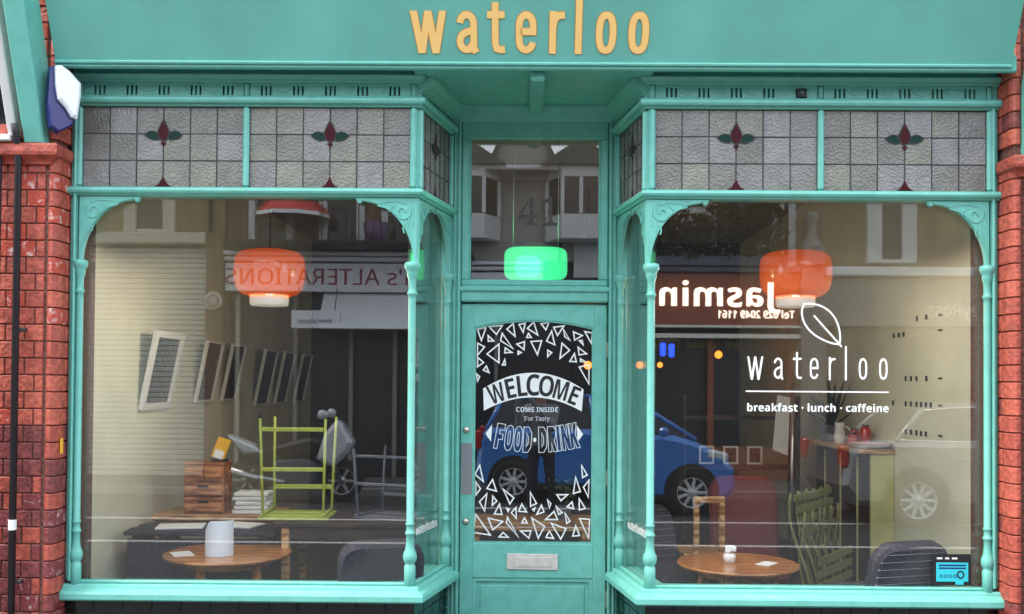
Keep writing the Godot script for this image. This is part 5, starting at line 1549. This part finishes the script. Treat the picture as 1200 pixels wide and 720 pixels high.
	part("canopy", lathe([Vector2(0.62, 0.46), Vector2(0.50, 0.62), Vector2(0.28, 0.72), Vector2(0.03, 0.80)], 10, false), m.parasol_red, ps)
	part("trim", lathe([Vector2(0.63, 0.40), Vector2(0.625, 0.462)], 10, false), m.card_white, ps)
	var tub := thing("plum_tub", "plum coloured plastic tub on the balcony floor", "tub", Vector3(-2.45, 3.92, F - 0.42))
	part("tub", lathe([Vector2(0, 0), Vector2(0.17, 0), Vector2(0.22, 0.32), Vector2(0.20, 0.32), Vector2(0, 0.03)], 20), m.plum_plastic, tub)
	# 3: restaurant
	var c := thing("restaurant", "restaurant with brown fascia reading Jasmin across the street", "building", Vector3.ZERO)
	span("wall", Vector3(0.905, 3.55, F + 0.12), Vector3(4.62, 5.5, F + 7), m.white_paint, c, 0.01)
	span("wall", Vector3(0.905, 0, F + 0.4), Vector3(4.62, 3.549, F + 6.9), m.shutter_dark, c, 0.01)
	span("fascia", Vector3(1.6, 2.62, F - 0.06), Vector3(4.62, 3.50, F + 0.12), m.fascia_brown, c, 0.01)
	span("fascia_cornice", Vector3(1.6, 3.505, F - 0.16), Vector3(4.62, 3.60, F + 0.119), m.slate_metal, c, 0.02)
	span("fascia_rule", Vector3(1.6, 2.575, F - 0.08), Vector3(4.66, 2.618, F + 0.1), m.letter_cream, c, 0.005)
	span("fascia_rule", Vector3(1.6, 2.40, F - 0.04), Vector3(4.66, 2.475, F + 0.1), m.letter_cream, c, 0.005)
	text("lit_sign_lettering", "Jasmin", 0.40, m.lit_sign_cream, c, Vector3(3.235, 3.13, F - 0.07), {"turn": back, "depth": 0.02, "bold": true, "wide": 1.10})
	text("lit_sign_lettering", "Tel 029 2049 1161", 0.13, m.lit_sign_cream, c, Vector3(3.89, 2.80, F - 0.066), {"turn": back, "depth": 0.008, "bold": true, "wide": 0.86})
	text("fascia_lettering", "Grill \u00b7 Seafood \u00b7 Vegetarian", 0.11, m.letter_gold, c, Vector3(2.85, 2.30, F + 0.30), {"turn": back, "depth": 0.008, "wide": 0.96})
	for x in [1.65, 3.2, 4.57]:
		bx("shop_post", Vector3(0.10, 2.39, 0.12), m.fascia_brown, c, Vector3(x, 1.2, F + 0.3), 0.01)
	span("stall_riser", Vector3(1.7, 0, F + 0.26), Vector3(4.52, 0.55, F + 0.395), m.fascia_brown, c, 0.01)
	far_window(c, 2.1, 4.0, 5.2, 0.9, F + 0.12)
	far_window(c, 3.7, 4.0, 5.2, 0.9, F + 0.12)
	gable_roof(c, 0.905, 4.62, 5.5, 0.95)
	# white bays over the two middle shops
	for k in 2:
		var x: float = [-1.05, 1.0][k]
		var bay := thing("bay_window", "white painted bay window on the upper floor across the street", "window", Vector3(x, 0, F), 0.0, "white bay windows across the street")
		var half := 0.62
		var outline := [Vector2(-half, 0.0), Vector2(-half + 0.28, 0.48), Vector2(half - 0.28, 0.48), Vector2(half, 0.0)]
		part("bay_body", prism(outline, 4.18, 4.62, 0.01), m.white_paint, bay, Vector3.ZERO, Vector3(-PI / 2, 0, 0))
		part("bay_head", prism(outline, 5.28, 5.48, 0.01), m.white_paint, bay, Vector3.ZERO, Vector3(-PI / 2, 0, 0))
		part("bay_glass", prism(inset(ccw(outline), 0.04), 4.60, 5.30), m.dark_glazing, bay, Vector3.ZERO, Vector3(-PI / 2, 0, 0))
		for p in [Vector2(-half + 0.03, 0.02), Vector2(-half + 0.29, 0.46), Vector2(0, 0.46), Vector2(half - 0.29, 0.46), Vector2(half - 0.03, 0.02)]:
			bx("bay_mullion", Vector3(0.07, 0.66, 0.07), m.white_paint, bay, Vector3(p.x, 4.95, -p.y), 0.01)
		part("bay_roof", prism([Vector2(-half - 0.1, 5.481), Vector2(half + 0.1, 5.481), Vector2(0.0, 5.95)], -0.6, 1.2), m.slate_roof, bay)
	var gb := start()
	put_prism(gb, [Vector2(-0.62, 5.30), Vector2(0.62, 5.30), Vector2(0.62, 5.5), Vector2(0.0, 6.75), Vector2(-0.62, 5.5)], -0.05, 3.0)
	part("dormer_gable", done(gb), m.far_render, b, Vector3(-0.03, 0, F - 0.05))
	part("dormer_roof", prism([Vector2(-0.72, 5.40), Vector2(-0.66, 5.38), Vector2(0, 6.72), Vector2(0.66, 5.38), Vector2(0.72, 5.40), Vector2(0, 6.90)], -0.2, 3.0), m.slate_roof, b, Vector3(-0.03, 0, F - 0.05))
	# hedge on the ledge over the restaurant
	var hd := thing("ledge_hedge", "dark ragged hedge growing on the ledge above the restaurant fascia", "hedge", Vector3(3.1, 3.605, F - 0.08))
	part("trough", box_mesh(Vector3(2.6, 0.16, 0.26), 0.01), m.slate_metal, hd, Vector3(0, 0.08, 0))
	var lv := start()
	for k in 1500:
		var q := Vector3(rng.randf_range(-1.28, 1.28), 0, rng.randf_range(-0.22, 0.18))
		var topy := 0.86 + 0.22 * sin(q.x * 5.0) * cos(q.x * 2.3)
		q.y = 0.14 + rng.randf() * topy
		var u := Vector3(rng.randf_range(-1, 1), rng.randf_range(-1, 1), rng.randf_range(-1, 1)).normalized() * 0.11
		var v := u.cross(Vector3(0.3, 0.7, 0.5)).normalized() * 0.05
		quad(lv, q, q + u * 0.5 + v, q + u, q + u * 0.5 - v)
	part("foliage", done(lv), m.hedge_leaf, hd)
	# stone gatepost-like finial between the fascias
	var fi := thing("stone_finial", "grey stone ball finial between the shop fascias across the street", "finial", Vector3(4.84, 3.62, F - 0.02))
	part("plinth", box_mesh(Vector3(0.36, 0.30, 0.36), 0.02), m.stone_grey, fi, Vector3(0, 0.15, 0))
	part("ball_finial", lathe([Vector2(0, 0.30), Vector2(0.20, 0.30), Vector2(0.17, 0.36), Vector2(0.10, 0.48), Vector2(0.07, 0.62), Vector2(0.09, 0.68), Vector2(0.06, 0.71), Vector2(0.10, 0.76), Vector2(0.115, 0.83), Vector2(0.09, 0.90), Vector2(0.0, 0.935)], 20), m.stone_grey, fi)
	# 4: pale office
	var d := thing("pale_shop", "pale shop with white lettering beside the restaurant across the street", "building", Vector3.ZERO)
	span("wall", Vector3(4.625, 3.62, F + 0.15), Vector3(14.0, 5.5, F + 7), m.far_brick_pale, d, 0.01)
	span("pier", Vector3(4.64, 0, F - 0.1), Vector3(5.04, 3.619, F + 6.9), m.stone_grey, d, 0.01)
	span("wall", Vector3(5.045, 0, F + 0.3), Vector3(14.0, 3.619, F + 6.9), m.far_render, d, 0.01)
	span("fascia", Vector3(5.05, 2.62, F - 0.02), Vector3(13.9, 3.45, F + 0.299), m.stone_grey, d, 0.01)
	span("cornice", Vector3(5.05, 3.455, F - 0.14), Vector3(13.9, 3.61, F + 0.299), m.fascia_grey, d, 0.02)
	text("fascia_lettering", "eyRoss", 0.22, m.letter_cream, d, Vector3(7.21, 2.90, F - 0.026), {"turn": back, "depth": 0.008, "wide": 0.95})
	for x in [6.22, 8.2, 10.2, 12.2]:
		far_window(d, x, 3.78, 5.35, 0.34 if x < 7 else 0.62, F + 0.15, 0.25)
	span("shop_glass", Vector3(5.2, 0.6, F + 0.22), Vector3(13.6, 2.55, F + 0.298), m.dark_glazing, d, 0.004)
	for g in [[-12.5, -5.1, a], [-5.05, 0.85, b], [0.95, 4.6, c], [4.7, 13.9, d]]:
		part("gutter", tube([Vector3(g[0], 5.44, F - 0.42), Vector3(g[1], 5.44, F - 0.42)], 0.055, 8), m.white_paint, g[2])
		part("downpipe", tube([Vector3(g[1] - 0.2, 5.42, F - 0.40), Vector3(g[1] - 0.2, 5.2, F - 0.06), Vector3(g[1] - 0.2, 3.8, F - 0.06)], 0.035, 8), m.car_black, g[2])
	gable_roof(d, 4.63, 14.0, 5.5, 0.95)
	# cars and the motorcycle by the far kerb
	var blue := {"half": 0.84, "wheel": 0.305, "axles": [-1.18, 1.18], "spokes": 9, "rim": m.alloy,
		"body": [Vector2(-1.64, 0.24), Vector2(1.64, 0.20), Vector2(1.76, 0.34), Vector2(1.75, 0.60), Vector2(1.64, 0.78), Vector2(1.22, 0.98), Vector2(0.95, 1.05), Vector2(-1.56, 1.08), Vector2(-1.68, 0.90), Vector2(-1.72, 0.50)],
		"waist": [Vector2(-1.57, 1.075), Vector2(-0.95, 1.07), Vector2(0.0, 1.065), Vector2(0.75, 1.06), Vector2(1.25, 1.01)],
		"roof": [Vector2(-1.34, 1.46), Vector2(-0.90, 1.50), Vector2(-0.05, 1.52), Vector2(0.35, 1.50), Vector2(0.45, 1.47)],
		"pillars": [0, 1, 2, 4], "doors": [-0.9, 0.0], "nose": Vector2(1.62, 0.78), "tail": Vector2(-1.72, 0.90), "mirror": Vector2(0.80, 1.10)}
	car("parked_car", "bright blue hatchback parked across the street", Vector3(1.03, -0.10, 8.26), m.car_blue, blue)
	var silver := {"half": 0.90, "wheel": 0.34, "axles": [-1.32, 1.32], "spokes": 10, "rim": m.alloy, "trim": true,
		"body": [Vector2(-2.05, 0.26), Vector2(2.10, 0.22), Vector2(2.25, 0.40), Vector2(2.22, 0.68), Vector2(2.05, 0.84), Vector2(1.30, 0.98), Vector2(0.95, 1.03), Vector2(-1.90, 1.06), Vector2(-2.15, 0.92), Vector2(-2.22, 0.50)],
		"waist": [Vector2(-1.55, 1.055), Vector2(-0.95, 1.04), Vector2(0.0, 1.035), Vector2(0.75, 1.03), Vector2(1.35, 0.99)],
		"roof": [Vector2(-1.15, 1.42), Vector2(-0.80, 1.46), Vector2(-0.05, 1.48), Vector2(0.35, 1.46), Vector2(0.50, 1.43)],
		"pillars": [0, 2, 4], "doors": [-0.9, 0.05], "nose": Vector2(2.08, 0.80), "tail": Vector2(-2.22, 0.86), "mirror": Vector2(0.85, 1.08)}
	car("parked_car", "silver saloon car with chrome window trim parked across the street", Vector3(6.10, -0.10, 7.35), m.car_silver, silver)
	motorcycle(Vector3(-3.30, -0.10, 8.6))

# ---------------------------------------------------------------- all together
func _ready() -> void:
	rng.seed = 20240611
	# camera: level lens shifted up, slight roll as in the photograph
	var cam := Camera3D.new()
	cam.name = "camera"
	add_child(cam)
	var near := 0.05
	cam.set_frustum(near * 720.0 / 1155.0, Vector2(0, 67.0 / 1155.0 * near), near, 200.0)
	cam.transform = Transform3D(Basis(Vector3.UP, deg_to_rad(0.44)) * Basis(Vector3.RIGHT, deg_to_rad(1.0)) * Basis(Vector3.BACK, deg_to_rad(0.42)), Vector3(-0.067, 1.65, 5.5))
	cam.current = true
	# overcast sky
	var sky_material := ProceduralSkyMaterial.new()
	sky_material.sky_top_color = Color(0.80, 0.85, 0.90)
	sky_material.sky_horizon_color = Color(0.90, 0.92, 0.94)
	sky_material.sky_curve = 0.2
	sky_material.ground_bottom_color = Color(0.25, 0.25, 0.25)
	sky_material.ground_horizon_color = Color(0.5, 0.5, 0.5)
	sky_material.sky_energy_multiplier = 1.0
	var sky := Sky.new()
	sky.sky_material = sky_material
	var env := Environment.new()
	env.background_mode = Environment.BG_SKY
	env.sky = sky
	env.background_energy_multiplier = 1.0
	env.tonemap_mode = Environment.TONE_MAPPER_LINEAR
	env.tonemap_exposure = 4.3
	env.sdfgi_enabled = true
	env.ssao_enabled = true
	env.ssil_enabled = true
	var we := WorldEnvironment.new()
	we.name = "environment"
	we.environment = env
	add_child(we)
	var sun := DirectionalLight3D.new()
	sun.name = "sun"
	sun.light_energy = 0.45
	sun.light_color = Color(1.0, 0.97, 0.93)
	sun.light_angular_distance = 25.0
	sun.shadow_enabled = true
	add_child(sun)
	sun.transform = Transform3D().looking_at(Vector3(0.55, -0.80, -0.22))
	materials()
	build_setting()
	build_front()
	pier(-1.0)
	pier(1.0)
	build_left_neighbour()
	build_room()
	build_far_side()
	build_photographer()
